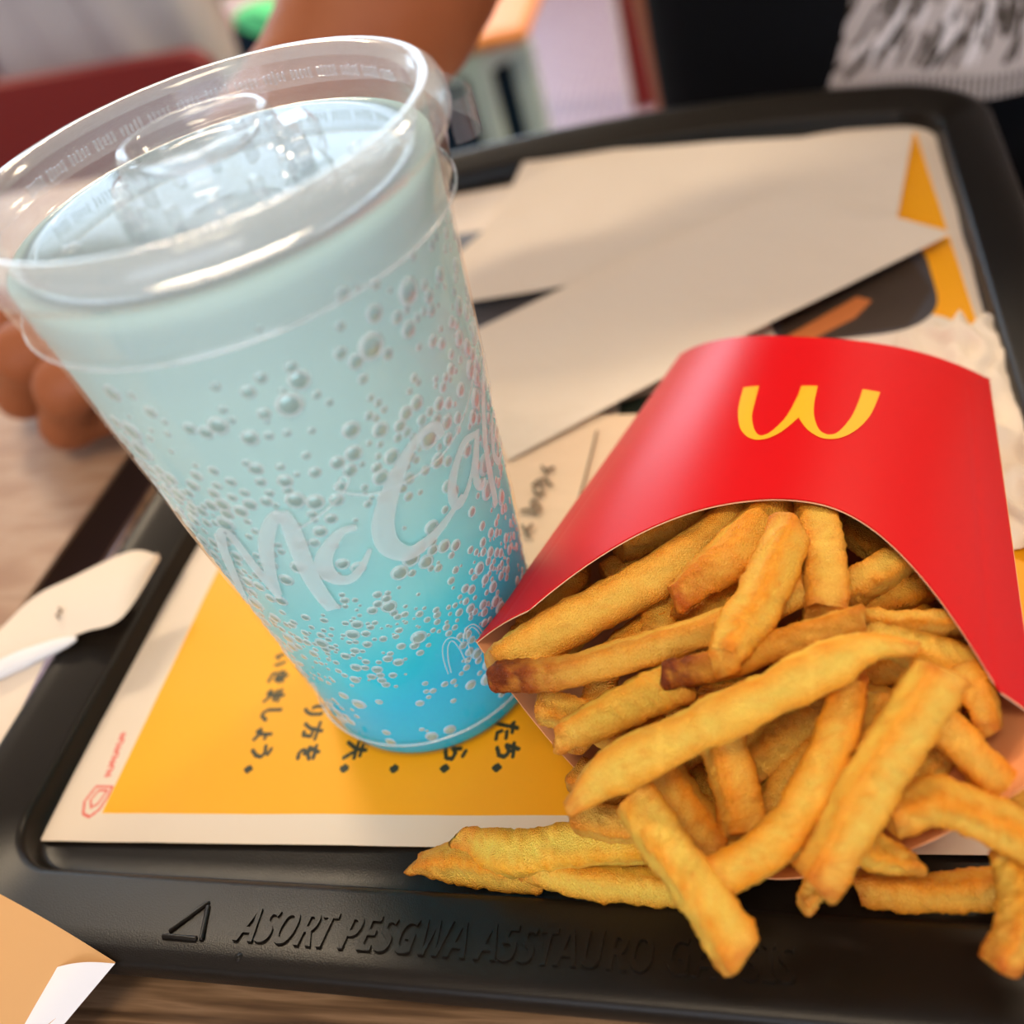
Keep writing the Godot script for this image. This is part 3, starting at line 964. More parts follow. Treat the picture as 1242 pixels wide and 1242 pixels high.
func make_lid(t: Node3D) -> void:
	var prof := [Vector2(0.0, 0.1500), Vector2(0.0200, 0.1500), Vector2(0.0360, 0.1502), Vector2(0.0380, 0.1494), Vector2(0.0400, 0.1494), Vector2(0.0412, 0.1502), Vector2(0.0420, 0.1540), Vector2(0.0426, 0.1578), Vector2(0.0434, 0.1594), Vector2(0.0448, 0.1602), Vector2(0.0466, 0.1600), Vector2(0.0480, 0.1588), Vector2(0.0487, 0.1568), Vector2(0.0488, 0.1540), Vector2(0.0484, 0.1526), Vector2(0.0474, 0.1520), Vector2(0.0466, 0.1508), Vector2(0.0462, 0.1470), Vector2(0.0454, 0.1420), Vector2(0.0452, 0.1406), Vector2(0.0456, 0.1398), Vector2(0.0457, 0.1392)]
	var inner := prof.slice(0, 8)
	var round := prof.slice(7, 17)
	var skirt := prof.slice(16)
	for q in [inner, round, skirt]:
		q.reverse()
	var lid := node(lathe(inner, 128), "lid", M.lid, t)
	node(lathe(round, 128), "rim", M.lid_rim, lid)
	node(lathe(skirt, 128), "skirt", M.lid_skirt, lid)
	lid.set_meta("label", "clear plastic lid with a thick rounded rim")
	# stepped boss in the middle
	var boss := [Vector2(0.0200, 0.1501), Vector2(0.0196, 0.1530), Vector2(0.0188, 0.1552), Vector2(0.0170, 0.1560), Vector2(0.0160, 0.1568), Vector2(0.0156, 0.1598), Vector2(0.0148, 0.1610), Vector2(0.0136, 0.1610), Vector2(0.0128, 0.1598), Vector2(0.0122, 0.1572), Vector2(0.0080, 0.1566), Vector2(0.0, 0.1564)]
	var b := node(lathe(boss, 64), "boss", M.lid, lid)
	b.position = Vector3(-0.001, 0, -0.002)
	var ribs := Shape.new()
	for k in 14:
		var a := TAU * k / 14.0
		ribs.join(box(Vector3(0.0022, 0.0042, 0.0034), 0.0006), Transform3D(Basis(Vector3.UP, a), Vector3(sin(a) * 0.0186 - 0.001, 0.1524, cos(a) * 0.0186 - 0.002)))
	node(ribs, "boss_ribs", M.lid, lid)
	var tab := box(Vector3(0.008, 0.0085, 0.010), 0.0016)
	var tn := node(tab, "sip_tab", M.lid, lid)
	tn.transform = Transform3D(Basis(Vector3.UP, 0.6), Vector3(0.0178, 0.1540, -0.0060))
	for p in [Vector3(-0.0235, 0.1503, 0.0182), Vector3(0.0300, 0.1503, 0.0020), Vector3(0.0280, 0.1503, -0.0060), Vector3(0.0330, 0.1503, -0.0030), Vector3(0.0270, 0.1503, 0.0100), Vector3(0.0320, 0.1503, 0.0110)]:
		var d := node(lathe([Vector2(0.0020, 0.0), Vector2(0.0016, 0.0007), Vector2(0.0, 0.0010)], 16), "dimple", M.lid, lid)
		d.position = p
	var lip := []
	for k in 11:
		var a := TAU * k / 10.0
		lip.append(Vector2(0.0456 + 0.00028 * cos(a), 0.1394 + 0.00028 * sin(a)))
	node(lathe(lip, 128), "skirt_edge", M.lid_rim, lid)
	# fine marks moulded round the inner wall
	var marks := Shape.new()
	for k in 90:
		var a := deg_to_rad(130.0 + 140.0 * k / 90.0)
		var hgt := 0.0016 + 0.0016 * absf(noise.get_noise_1d(k * 83.0))
		if k % 6 == 5:
			continue
		marks.join(box(Vector3(0.0006, hgt, 0.0006), 0.0001), Transform3D(Basis(Vector3.UP, a), Vector3(sin(a) * 0.0419, 0.1548, cos(a) * 0.0419)))
	var mk := node(marks, "moulded_marks", M.lid, lid)
	mk.set_meta("kind", "stuff")
	# pull loop standing out at the right
	var loop := []
	for k in 17:
		var a := deg_to_rad(98.0 + 34.0 * k / 16.0)
		var o := 0.0056 * sin(PI * k / 16.0)
		loop.append(Vector3(sin(a) * (0.0478 + o), 0.1520 - 0.0030 * sin(PI * k / 16.0), cos(a) * (0.0478 + o)))
	var strip := Shape.new()
	for k in loop.size():
		strip.add(loop[k] + Vector3(0, 0.0030, 0))
		strip.add(loop[k] - Vector3(0, 0.0052, 0))
	for k in loop.size() - 1:
		strip.quad(k * 2, k * 2 + 2, k * 2 + 3, k * 2 + 1)
	node(strip, "pull_loop", M.lid, lid)

func make_drink() -> void:
	var t := thing("drink", "blue fizzy drink fading from pale teal to bright blue at the bottom", "drink")
	var prof := [Vector2(0.0, 0.0034), Vector2(0.0262, 0.0034), Vector2(0.0290, 0.0014), Vector2(0.0304, 0.0010), Vector2(0.0314, 0.0016), Vector2(0.0319, 0.0030), Vector2(0.0323, 0.0070), Vector2(0.03265, 0.0085)]
	for k in 41:
		var y := 0.011 + 0.1372 * k / 40.0
		prof.append(Vector2(cup_r(y) - 0.0009, y))
	prof.append(Vector2(0.0400, 0.1488))
	prof.append(Vector2(0.0200, 0.1490))
	prof.append(Vector2(0.0, 0.1490))
	var s := lathe(prof, 96)
	for k in s.v.size():
		var p := s.v[k]
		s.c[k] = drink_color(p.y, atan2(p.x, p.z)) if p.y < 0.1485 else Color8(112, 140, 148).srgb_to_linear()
	node(s, "liquid", M.drink, t)
	# gas bubbles clinging to the wall: mirror discs in a raised pale collar
	var collar := lathe([Vector2(1.42, -0.05), Vector2(1.30, 0.14), Vector2(1.12, 0.30), Vector2(0.99, 0.30), Vector2(0.93, 0.20)], 14)
	var disc := lathe([Vector2(0.95, 0.18), Vector2(0.80, 0.27), Vector2(0.45, 0.33), Vector2(0.0, 0.35)], 14)
	var bm := ArrayMesh.new()
	collar.put(bm, M.halo)
	disc.put(bm, M.bubble)
	rng.seed = 4711
	var spots := []
	var hash := {}
	var tries := 0
	while spots.size() < 1020 and tries < 14000:
		tries += 1
		# a cluster: where, how many, how large
		var th := rng.randf_range(-66.0, 122.0)
		var y := rng.randf_range(9.0, 141.0)
		var like := 0.30
		like = maxf(like, 1.0 * exp(-pow((y - 52.0) / 13.0, 2.0)) * (1.0 if th < 70.0 else 0.7))
		like = maxf(like, 0.75 * exp(-pow((y - 100.0) / 14.0, 2.0)))
		like = maxf(like, 0.9 * exp(-pow((th - 84.0) / 16.0, 2.0)) * exp(-pow((y - 86.0) / 34.0, 2.0)))
		like = maxf(like, 0.95 * exp(-pow((th + 34.0) / 22.0, 2.0)) * exp(-pow((y - 50.0) / 42.0, 2.0)))
		if y < 24.0 and th > -12.0:
			like *= 0.35
		if y > 118.0:
			like *= 0.6
		if rng.randf() > like:
			continue
		var count := rng.randi_range(1, 6)
		var big := 0.55 + 0.75 * rng.randf() * rng.randf() + (0.25 if y > 70.0 else 0.0)
		for k in count:
			var r: float = clampf(big * rng.randf_range(0.4, 1.55), 0.3, 2.2)
			var yy := y + rng.randfn(0.0, 2.6)
			var tt := th + rng.randfn(0.0, 4.2)
			if yy < 7.0 or yy > 142.5:
				continue
			var ok := true
			var cr := cup_r(yy / 1000.0) * 1000.0
			var cell := Vector2i(int(floor(deg_to_rad(tt) * cr / 4.0)), int(floor(yy / 4.0)))
			for dx in range(-1, 2):
				for dy in range(-1, 2):
					for o in hash.get(cell + Vector2i(dx, dy), []):
						if Vector2(deg_to_rad(tt - o.x) * cr, yy - o.y).length() < (r + o.z) * 1.12:
							ok = false
			if not ok:
				continue
			var rec := Vector3(tt, yy, r)
			hash.get_or_add(cell, []).append(rec)
			spots.append(rec)
	spots.sort_custom(func(a, b): return a.z > b.z)
	var mm := MultiMesh.new()
	mm.transform_format = MultiMesh.TRANSFORM_3D
	mm.mesh = bm
	mm.instance_count = maxi(0, spots.size() - 300)
	for k in spots.size():
		var q: Vector3 = spots[k]
		var a := deg_to_rad(q.x)
		var nrm := Vector3(sin(a), -0.08, cos(a)).normalized()
		var side := Vector3(cos(a), 0, -sin(a))
		var rr := q.z / 1000.0
		var tr := Transform3D(Basis(side * rr, nrm * rr, side.cross(nrm) * rr * 1.06), on_cup(q.x, q.y / 1000.0, -0.0009))
		if k < 300:
			var o := MeshInstance3D.new()
			o.mesh = bm
			o.name = "bubble"
			o.transform = tr
			t.add_child(o, true)
		else:
			mm.set_instance_transform(k - 300, tr)
	var mi := MultiMeshInstance3D.new()
	mi.multimesh = mm
	mi.name = "small_bubbles"
	mi.set_meta("kind", "stuff")
	t.add_child(mi, true)

# ------------------------------------------------------------------ carton of fries
func front_at(s: float, t: float, out := 0.0) -> Vector3:
	var p := BL.lerp(ML, t).lerp(BR.lerp(MR, t), (s + 1.0) / 2.0)
	p.y += lerpf(0.021, 0.0265, t) * (1.0 - pow(absf(s), 2.4)) + out
	return p

func mouth(s: float) -> float:
	var d := (0.25 - s) / 1.25 / 0.77 if s < 0.25 else (s - 0.25) / 0.75 / 0.85
	return 1.0 - 0.262 * (1.0 - minf(1.0, d * d))

func foot(s: float) -> float:
	return 0.137 * (1.0 - pow(absf(s), 2.2))

func back_at(s: float, t: float) -> Vector3:
	var p := BL.lerp(ML, t).lerp(BR.lerp(MR, t), (s + 1.0) / 2.0)
	var sink := lerpf(0.0125, 0.0362, minf(t, 1.0)) * (1.0 - pow(absf(s), 2.2))
	p.y = maxf(p.y - sink, 0.0026)
	return p

func make_carton() -> void:
	var t := thing("fries_carton", "red card carton of fries lying on the tray with a yellow double-arch emblem", "carton")
	var f := func(u: float, v: float) -> Vector3:
		var s := u * 2.0 - 1.0
		var p := front_at(s, lerpf(foot(s), mouth(s), v))
		for c in [-0.865, 0.865]:
			p.y -= 0.00016 * exp(-pow((s - c) / 0.012, 2.0)) * (1.0 if v > 0.1 else 0.0)
		return p
	node(sheet(160, 48, f, 0.0003), "front_panel", M.red_card, t)
	var g := func(u: float, v: float) -> Vector3:
		var s := (u * 2.0 - 1.0) * 0.997
		var p := front_at(s, lerpf(foot(s) + 0.004, mouth(s) + 0.0022, v))
		p.y -= 0.00036
		return p
	node(sheet(80, 24, g, 0.0002), "front_lining", M.card_edge, t)
	# back panel with its tall rounded flap
	var h := func(u: float, v: float) -> Vector3:
		var s := u * 2.0 - 1.0
		var top := 1.0 + 0.222 * maxf(0.0, 1.0 - pow(absf(s - 0.22) / 1.22, 1.5))
		var p := back_at(s, lerpf(foot(s) * 0.4, top, v))
		if p.z > 0.062:
			p.y += (p.z - 0.062) * 0.45
		return p
	node(sheet(60, 40, h, 0.0003), "back_panel", M.card_inside, t)
	# floor of the carton between the two panels
	var e := func(u: float, v: float) -> Vector3:
		var s := u * 2.0 - 1.0
		return front_at(s, foot(s) + 0.002).lerp(back_at(s, foot(s) * 0.4 + 0.004), v)
	node(sheet(40, 6, e, 0.0003, true), "carton_floor", M.red_card, t)
	# the emblem printed on the front
	var em := Shape.new()
	for strip in [ARCH_LEFT, ARCH_RIGHT]:
		var path: Array = smooth_path(strip, 5)
		for k in path.size():
			var q: Vector4 = path[k]
			for w in 4:
				var x := lerpf(q.x, q.z, w / 3.0)
				var y := lerpf(q.y, q.w, w / 3.0)
				em.add(front_at(x, y, 0.00016))
		var first := em.v.size() - path.size() * 4
		for k in path.size() - 1:
			for w in 3:
				var a := first + k * 4 + w
				em.quad(a, a + 4, a + 5, a + 1)
	# face the strips outwards whichever way they run
	var n := em.normals()
	for k in range(0, em.i.size(), 3):
		var a := em.v[em.i[k]]
		if (em.v[em.i[k + 2]] - a).cross(em.v[em.i[k + 1]] - a).y < 0.0:
			var sw := em.i[k + 1]
			em.i[k + 1] = em.i[k + 2]
			em.i[k + 2] = sw
	node(em, "arch_emblem", M.yellow_ink, t).set_meta("label", "yellow double-arch emblem, upside down to the viewer")

# ------------------------------------------------------------------ fries
func fry_shape(d: Dictionary, sd: int) -> Shape:
	rng.seed = 900 + sd
	var src: Array = d.p.duplicate()
	var style: String = d.end
	var both := style == "pointend"
	if style == "cutend":
		src.reverse()
	var per := maxi(4, int(44.0 / (src.size() - 1)))
	var pts := smooth_path(src, per)
	var n := pts.size()
	var fr := frames(pts)
	var sides := 28
	var roll := rng.randf() * TAU
	var asp := rng.randf_range(0.86, 1.0)
	if d.label.begins_with("thin flat"):
		asp = 1.6
		roll = 0.0
	var w: float = d.w * 0.5
	var s := Shape.new()
	var pale := Color8(255, 207, 94).srgb_to_linear()
	var gold := Color8(250, 160, 36).srgb_to_linear()
	var brown := Color8(184, 94, 18).srgb_to_linear()
	var burnt := Color8(110, 42, 10).srgb_to_linear()
	var burn: float = d.burn
	var tone: float = d.tone * rng.randf_range(0.94, 1.05)
	var ripe := rng.randf_range(-0.16, 0.20)
	var total := 0.0
	for k in n - 1:
		total += pts[k].distance_to(pts[k + 1])
	var rings := [] # [point, frame index, scale across one way, scale the other way, along]
	var along := 0.0
	for k in n:
		if k > 0:
			along += pts[k].distance_to(pts[k - 1])
		var sx := 1.0
		var sy := 1.0
		var e0 := along / maxf(w * 2.0, 0.001)
		var e1 := (total - along) / maxf(w * 2.0, 0.001)
		if style == "point" or both:
			sx = minf(sx, lerpf(0.34, 1.0, smoothstep(-0.2, 1.35, e0)))
			sy = minf(sy, lerpf(0.66, 1.0, smoothstep(-0.2, 1.2, e0)))
		elif style == "round":
			sx = minf(sx, lerpf(0.60, 1.0, smoothstep(-0.1, 0.8, e0)))
			sy = minf(sy, lerpf(0.70, 1.0, smoothstep(-0.1, 0.8, e0)))
		else:
			sx = minf(sx, lerpf(0.94, 1.0, smoothstep(0.0, 0.3, e0)))
			sy = sx
		if both:
			sx = minf(sx, lerpf(0.30, 1.0, smoothstep(-0.2, 1.9, e1)))
			sy = minf(sy, lerpf(0.55, 1.0, smoothstep(-0.2, 1.5, e1)))
		else:
			sx = minf(sx, lerpf(0.94, 1.0, smoothstep(0.0, 0.3, e1)))
		rings.append([pts[k], k, sx, sy, along])
	for q in [0.94, 0.80]:
		var cap: float = w * (0.10 if q > 0.9 else 0.16)
		rings.push_front([pts[0] - fr[0][2] * cap, 0, rings[0][2] * q, rings[0][3] * q, 0.0])
		rings.append([pts[-1] + fr[n - 1][2] * cap, n - 1, rings[-1][2] * q, rings[-1][3] * q, total])
	var rn := rings.size()
	var slant := rng.randf_range(-0.45, 0.45)
	var slant2 := rng.randf_range(-0.35, 0.35)
	for j in rn:
		var q: Array = rings[j]
		var F: Array = fr[q[1]]
		var swell := 1.0 + 0.10 * noise.get_noise_2d(q[4] * 4200.0, sd * 53.0)
		for a in sides:
			var th := TAU * a / sides
			var c := cos(th)
			var si := sin(th)
			var rad := pow(pow(absf(c), 5.0) + pow(absf(si), 5.0), -0.2)
			var X: Vector3 = F[0] * cos(roll) + F[1] * sin(roll)
			var Y: Vector3 = F[1] * cos(roll) - F[0] * sin(roll)
			var off: Vector3 = (X * c * q[2] + Y * si * asp * q[3]) * rad * w * 0.93 * swell
			var p: Vector3 = q[0] + off
			if j <= 3:
				p += F[2] * (c * slant + si * slant2) * w * rad * (1.0 - j / 4.0)
			if j >= rn - 4:
				p += F[2] * (c * slant - si * slant2) * w * rad * (1.0 - (rn - 1 - j) / 4.0)
			var bump := noise.get_noise_3d(p.x * 13000.0, p.y * 13000.0, p.z * 13000.0 + sd * 31.0)
			var fine := noise.get_noise_3d(p.x * 52000.0, p.y * 52000.0 + 77.0, p.z * 52000.0)
			p += off.normalized() * (bump * 0.0006 + fine * 0.00035)
			var near0: float = q[4] / (w * 2.0)
			var near1: float = (total - q[4]) / (w * 2.0)
			var k2 := 0.36 + ripe + 0.35 * bump + 0.22 * fine + 0.28 * (rad - 1.06) / 0.09
			var end_brown := burn * (1.0 - smoothstep(0.0, 0.8 + 2.4 * burn, near0)) * 1.25 + 0.35 * (1.0 - smoothstep(0.0, 0.4, minf(near0, near1)))
			var col := pale.lerp(gold, clampf(k2, 0.0, 1.0))
			col = col.lerp(brown, clampf(end_brown * (0.85 + 0.6 * bump) + 0.35 * maxf(0.0, fine - 0.25) + 0.2 * maxf(0.0, bump - 0.35), 0.0, 1.0))
			if burn > 0.75:
				col = col.lerp(burnt, clampf((1.0 - smoothstep(0.0, 1.6, near0)) * (0.75 + 1.2 * bump + fine), 0.0, 0.9))
			col = Color(col.r * tone, col.g * tone, col.b * tone)
			s.add(p, Vector2.ZERO, Color(minf(col.r, 0.95), minf(col.g, 0.95), minf(col.b, 0.95)))
	for j in rn - 1:
		for a in sides:
			var b := (a + 1) % sides
			s.quad(j * sides + a, (j + 1) * sides + a, (j + 1) * sides + b, j * sides + b)
	for e in 2:
		var j := 0 if e == 0 else rn - 1
		var mid := Vector3.ZERO
		for a in sides:
			mid += s.v[j * sides + a] / sides
		var tip := s.add(mid, Vector2.ZERO, s.c[j * sides])
		for a in sides:
			var b := (a + 1) % sides
			if e == 0:
				s.tri(tip, j * sides + a, j * sides + b)
			else:
				s.tri(tip, j * sides + b, j * sides + a)
	return s

func make_fries() -> void:
	var list := fry_list()
	for k in list.size():
		var d: Dictionary = list[k]
		var o := node(fry_shape(d, k), "french_fry", M.fry)
		tag(o, d.label, "fry", d.group if d.group else "fries heaped in and before the carton")

# ------------------------------------------------------------------ people and furniture behind
func make_people() -> void:
	var p := thing("person", "person in an open black jacket, bare forearm resting a fist beside the cup", "person", Vector3(0.2, -0.75, -0.56))
	var o := -p.position
	var sk := [
		[Vector3(0.20, 0.62, -0.54), Vector3(0.20, 0.56, -0.52), 0.085, 0.075], [Vector3(0.20, 0.58, -0.54), Vector3(0.20, 0.40, -0.57), 0.055, 0.055],
		[Vector3(0.06, 0.38, -0.57), Vector3(0.34, 0.38, -0.57), 0.055, 0.055], [Vector3(0.10, 0.30, -0.57), Vector3(0.12, -0.10, -0.57), 0.10, 0.09], [Vector3(0.30, 0.30, -0.57), Vector3(0.28, -0.10, -0.57), 0.10, 0.09],
		[Vector3(0.04, 0.38, -0.56), Vector3(0.012, 0.145, -0.335), 0.052, 0.037], [Vector3(0.012, 0.145, -0.335), Vector3(-0.048, 0.105, -0.272), 0.037, 0.033], [Vector3(-0.048, 0.105, -0.272), Vector3(-0.1350, 0.052, -0.190), 0.033, 0.026],
		[Vector3(0.37, 0.38, -0.56), Vector3(0.46, 0.12, -0.50), 0.052, 0.040], [Vector3(0.46, 0.12, -0.50), Vector3(0.38, -0.06, -0.42), 0.040, 0.030], [Vector3(0.38, -0.06, -0.42), Vector3(0.34, -0.10, -0.40), 0.032, 0.028],
		[Vector3(0.12, -0.20, -0.58), Vector3(0.11, -0.24, -0.46), 0.09, 0.085], [Vector3(0.28, -0.20, -0.58), Vector3(0.29, -0.24, -0.46), 0.09, 0.085]]
	var body := body_shape(sk, 0.012, 0.03)
	# the near hand: palm, four curled fingers and a thumb, on a finer grid
	var hb := [
		[Vector3(-0.1250, 0.056, -0.200), Vector3(-0.1500, 0.046, -0.165), 0.027, 0.026], [Vector3(-0.1300, 0.050, -0.185), Vector3(-0.1650, 0.044, -0.185), 0.026, 0.022],
		[Vector3(-0.1450, 0.042, -0.128), Vector3(-0.1720, 0.034, -0.120), 0.0125, 0.0115], [Vector3(-0.1720, 0.034, -0.120), Vector3(-0.1900, 0.011, -0.127), 0.0115, 0.0100], [Vector3(-0.1900, 0.011, -0.127), Vector3(-0.1720, 0.006, -0.140), 0.0100, 0.0090],
		[Vector3(-0.1560, 0.048, -0.146), Vector3(-0.2000, 0.040, -0.140), 0.0130, 0.0120], [Vector3(-0.2000, 0.040, -0.140), Vector3(-0.2240, 0.014, -0.150), 0.0120, 0.0105], [Vector3(-0.2240, 0.014, -0.150), Vector3(-0.2020, 0.008, -0.166), 0.0105, 0.0095],
		[Vector3(-0.1660, 0.050, -0.170), Vector3(-0.2150, 0.044, -0.166), 0.0130, 0.0120], [Vector3(-0.2150, 0.044, -0.166), Vector3(-0.2420, 0.018, -0.178), 0.0120, 0.0105], [Vector3(-0.2420, 0.018, -0.178), Vector3(-0.2200, 0.008, -0.192), 0.0105, 0.0095],
		[Vector3(-0.1700, 0.050, -0.194), Vector3(-0.2180, 0.046, -0.192), 0.0125, 0.0115], [Vector3(-0.2180, 0.046, -0.192), Vector3(-0.2420, 0.020, -0.204), 0.0115, 0.0105], [Vector3(-0.2420, 0.020, -0.204), Vector3(-0.2200, 0.010, -0.216), 0.0105, 0.0095],
		[Vector3(-0.1450, 0.048, -0.215), Vector3(-0.1800, 0.030, -0.228), 0.0150, 0.0120], [Vector3(-0.1800, 0.030, -0.228), Vector3(-0.2100, 0.016, -0.224), 0.0120, 0.0100]]
	body.join(body_shape(hb, 0.0035, 0.006))
	var fb := [[Vector3(0.20, 0.56, -0.445), Vector3(0.20, 0.545, -0.432), 0.012, 0.014], [Vector3(0.115, 0.57, -0.53), Vector3(0.115, 0.55, -0.53), 0.016, 0.012], [Vector3(0.285, 0.57, -0.53), Vector3(0.285, 0.55, -0.53), 0.016, 0.012]]
	body.join(body_shape(fb, 0.004, 0.006))
	for k in body.v.size():
		body.v[k] += o
	node(body, "body", M.skin, p)
	var hair := [[Vector3(0.20, 0.66, -0.56), Vector3(0.20, 0.60, -0.59), 0.088, 0.085], [Vector3(0.14, 0.63, -0.54), Vector3(0.26, 0.63, -0.54), 0.05, 0.05]]
	var hs := body_shape(hair, 0.012, 0.02)
	for k in hs.v.size():
		hs.v[k] += o
	node(hs, "hair", M.hair, p)
	var jk := [
		[Vector3(0.05, 0.385, -0.57), Vector3(0.35, 0.385, -0.57), 0.062, 0.062], [Vector3(0.135, 0.30, -0.55), Vector3(0.144, -0.16, -0.545), 0.112, 0.106], [Vector3(0.29, 0.30, -0.55), Vector3(0.28, -0.16, -0.545), 0.112, 0.104],
		[Vector3(0.03, 0.38, -0.56), Vector3(0.018, 0.26, -0.45), 0.066, 0.064], [Vector3(0.37, 0.38, -0.56), Vector3(0.42, 0.24, -0.53), 0.066, 0.060],
		[Vector3(0.12, -0.22, -0.58), Vector3(0.10, -0.25, -0.45), 0.100, 0.095], [Vector3(0.28, -0.22, -0.58), Vector3(0.30, -0.25, -0.45), 0.100, 0.095], [Vector3(0.10, -0.25, -0.45), Vector3(0.10, -0.66, -0.48), 0.075, 0.055], [Vector3(0.30, -0.25, -0.45), Vector3(0.30, -0.66, -0.48), 0.075, 0.055]]
	var js := body_shape(jk, 0.012, 0.03)
	for k in js.v.size():
		js.v[k] += o
	node(js, "jacket", M.black, p)
	# printed top hanging in the opening of the jacket
	var img := Image.create(512, 512, false, Image.FORMAT_RGB8)
	img.fill(Color8(186, 176, 172))
	rng.seed = 77
	for k in 1250:
		var a := Vector2(rng.randf() * 512.0, rng.randf() * 488.0)
		var dir := 1.0 + 1.1 * noise.get_noise_2d(a.x * 0.35, a.y * 0.35)
		var q := []
		var steps := rng.randi_range(4, 7)
		for j in steps:
			q.append(a)
			a += Vector2(cos(dir), -sin(dir)) * rng.randf_range(4.0, 7.0)
			dir += rng.randf_range(-0.1, 0.3)
		ink(img, q, rng.randf_range(1.6, 3.8), Color8(58, 50, 42) if rng.randf() < 0.72 else Color8(228, 222, 222))
	for k in 64:
		ink(img, [Vector2(k * 8.0 + 2.0, 494.0), Vector2(k * 8.0 + 4.0, 511.0)], 1.6, Color8(40, 38, 34))
	for k in 40:
		dot(img, Vector2(210.0 + k * 2.4, 318.0 + 12.0 * sin(k * 0.08)), 15.0 * sin(PI * k / 40.0) + 1.0, Color8(18, 18, 18))
	var pm := mat("printed jersey", Color.WHITE, 0.85, 0.2)
	pm.albedo_texture = ImageTexture.create_from_image(img)
	var f := func(u: float, v: float) -> Vector3:
		var x := lerpf(0.121, 0.345, u)
		var y := lerpf(0.30, -0.042 - 0.012 * u, v)
		var z := -0.428 - 0.020 * pow(2.0 * u - 1.0, 2.0) - 0.012 * (1.0 - v) + 0.004 * sin(u * 17.0) * v
		return Vector3(x + 0.075 * (1.0 - v) * (1.0 - u), y, z) + o
	node(sheet(40, 30, f, 0.0012), "printed_top", pm, p).set_meta("label", "white top printed with dark hatching")
	var tail := func(u: float, v: float) -> Vector3:
		return Vector3(lerpf(0.222, 0.330, u), lerpf(-0.070, -0.150, v), lerpf(-0.345, -0.340, u) + 0.01 * sin(u * 6.0)) + o
	node(sheet(14, 10, tail, 0.0012), "shirt_tail", pm, p)

	var q := thing("person", "person seen from behind in a pale grey shirt on the dark red chair", "person", Vector3(-0.79, -0.75, -1.24))
	var o2 := -q.position + Vector3(-0.03, 0.05, -0.04)
	var sk2 := [
		[Vector3(-0.76, 0.40, -1.22), Vector3(-0.76, 0.33, -1.22), 0.095, 0.08], [Vector3(-0.76, 0.32, -1.2), Vector3(-0.76, 0.20, -1.2), 0.055, 0.055], [Vector3(-0.92, 0.12, -1.2), Vector3(-0.60, 0.12, -1.2), 0.05, 0.05],
		[Vector3(-0.84, 0.08, -1.2), Vector3(-0.82, -0.22, -1.2), 0.10, 0.09], [Vector3(-0.68, 0.08, -1.2), Vector3(-0.70, -0.22, -1.2), 0.10, 0.09], [Vector3(-0.94, 0.11, -1.18), Vector3(-0.965, -0.12, -1.10), 0.052, 0.045], [Vector3(-0.965, -0.12, -1.10), Vector3(-0.93, -0.14, -1.34), 0.045, 0.032],
		[Vector3(-0.58, 0.11, -1.2), Vector3(-0.57, -0.10, -1.26), 0.050, 0.042], [Vector3(-0.57, -0.10, -1.26), Vector3(-0.64, -0.12, -1.46), 0.042, 0.030], [Vector3(-0.84, -0.26, -1.22), Vector3(-0.84, -0.28, -1.58), 0.085, 0.06], [Vector3(-0.68, -0.26, -1.22), Vector3(-0.68, -0.28, -1.58), 0.085, 0.06], [Vector3(-0.84, -0.28, -1.58), Vector3(-0.84, -0.70, -1.55), 0.055, 0.04], [Vector3(-0.68, -0.28, -1.58), Vector3(-0.68, -0.70, -1.55), 0.055, 0.04]]
	var b2 := body_shape(sk2, 0.016, 0.03)
	for k in b2.v.size():
		b2.v[k] += o2
	node(b2, "body", M.skin, q)
	var sh2 := [[Vector3(-0.90, 0.12, -1.2), Vector3(-0.62, 0.12, -1.2), 0.065, 0.065], [Vector3(-0.83, 0.08, -1.2), Vector3(-0.82, -0.26, -1.2), 0.115, 0.112], [Vector3(-0.69, 0.08, -1.2), Vector3(-0.695, -0.26, -1.2), 0.115, 0.112], [Vector3(-0.60, 0.11, -1.2), Vector3(-0.585, 0.0, -1.23), 0.064, 0.060]]
	var s2 := body_shape(sh2, 0.014, 0.03)
	for k in s2.v.size():
		var v := s2.v[k]
		s2.v[k] = v + o2 + Vector3(0, 0, 0.010 * sin(v.x * 70.0 + v.y * 9.0))
	node(s2, "shirt", M.grey_shirt, q)
	var h2 := body_shape([[Vector3(-0.76, 0.43, -1.20), Vector3(-0.76, 0.36, -1.17), 0.098, 0.09]], 0.016, 0.02)
	for k in h2.v.size():
		h2.v[k] += o2
	node(h2, "hair", M.hair, q)

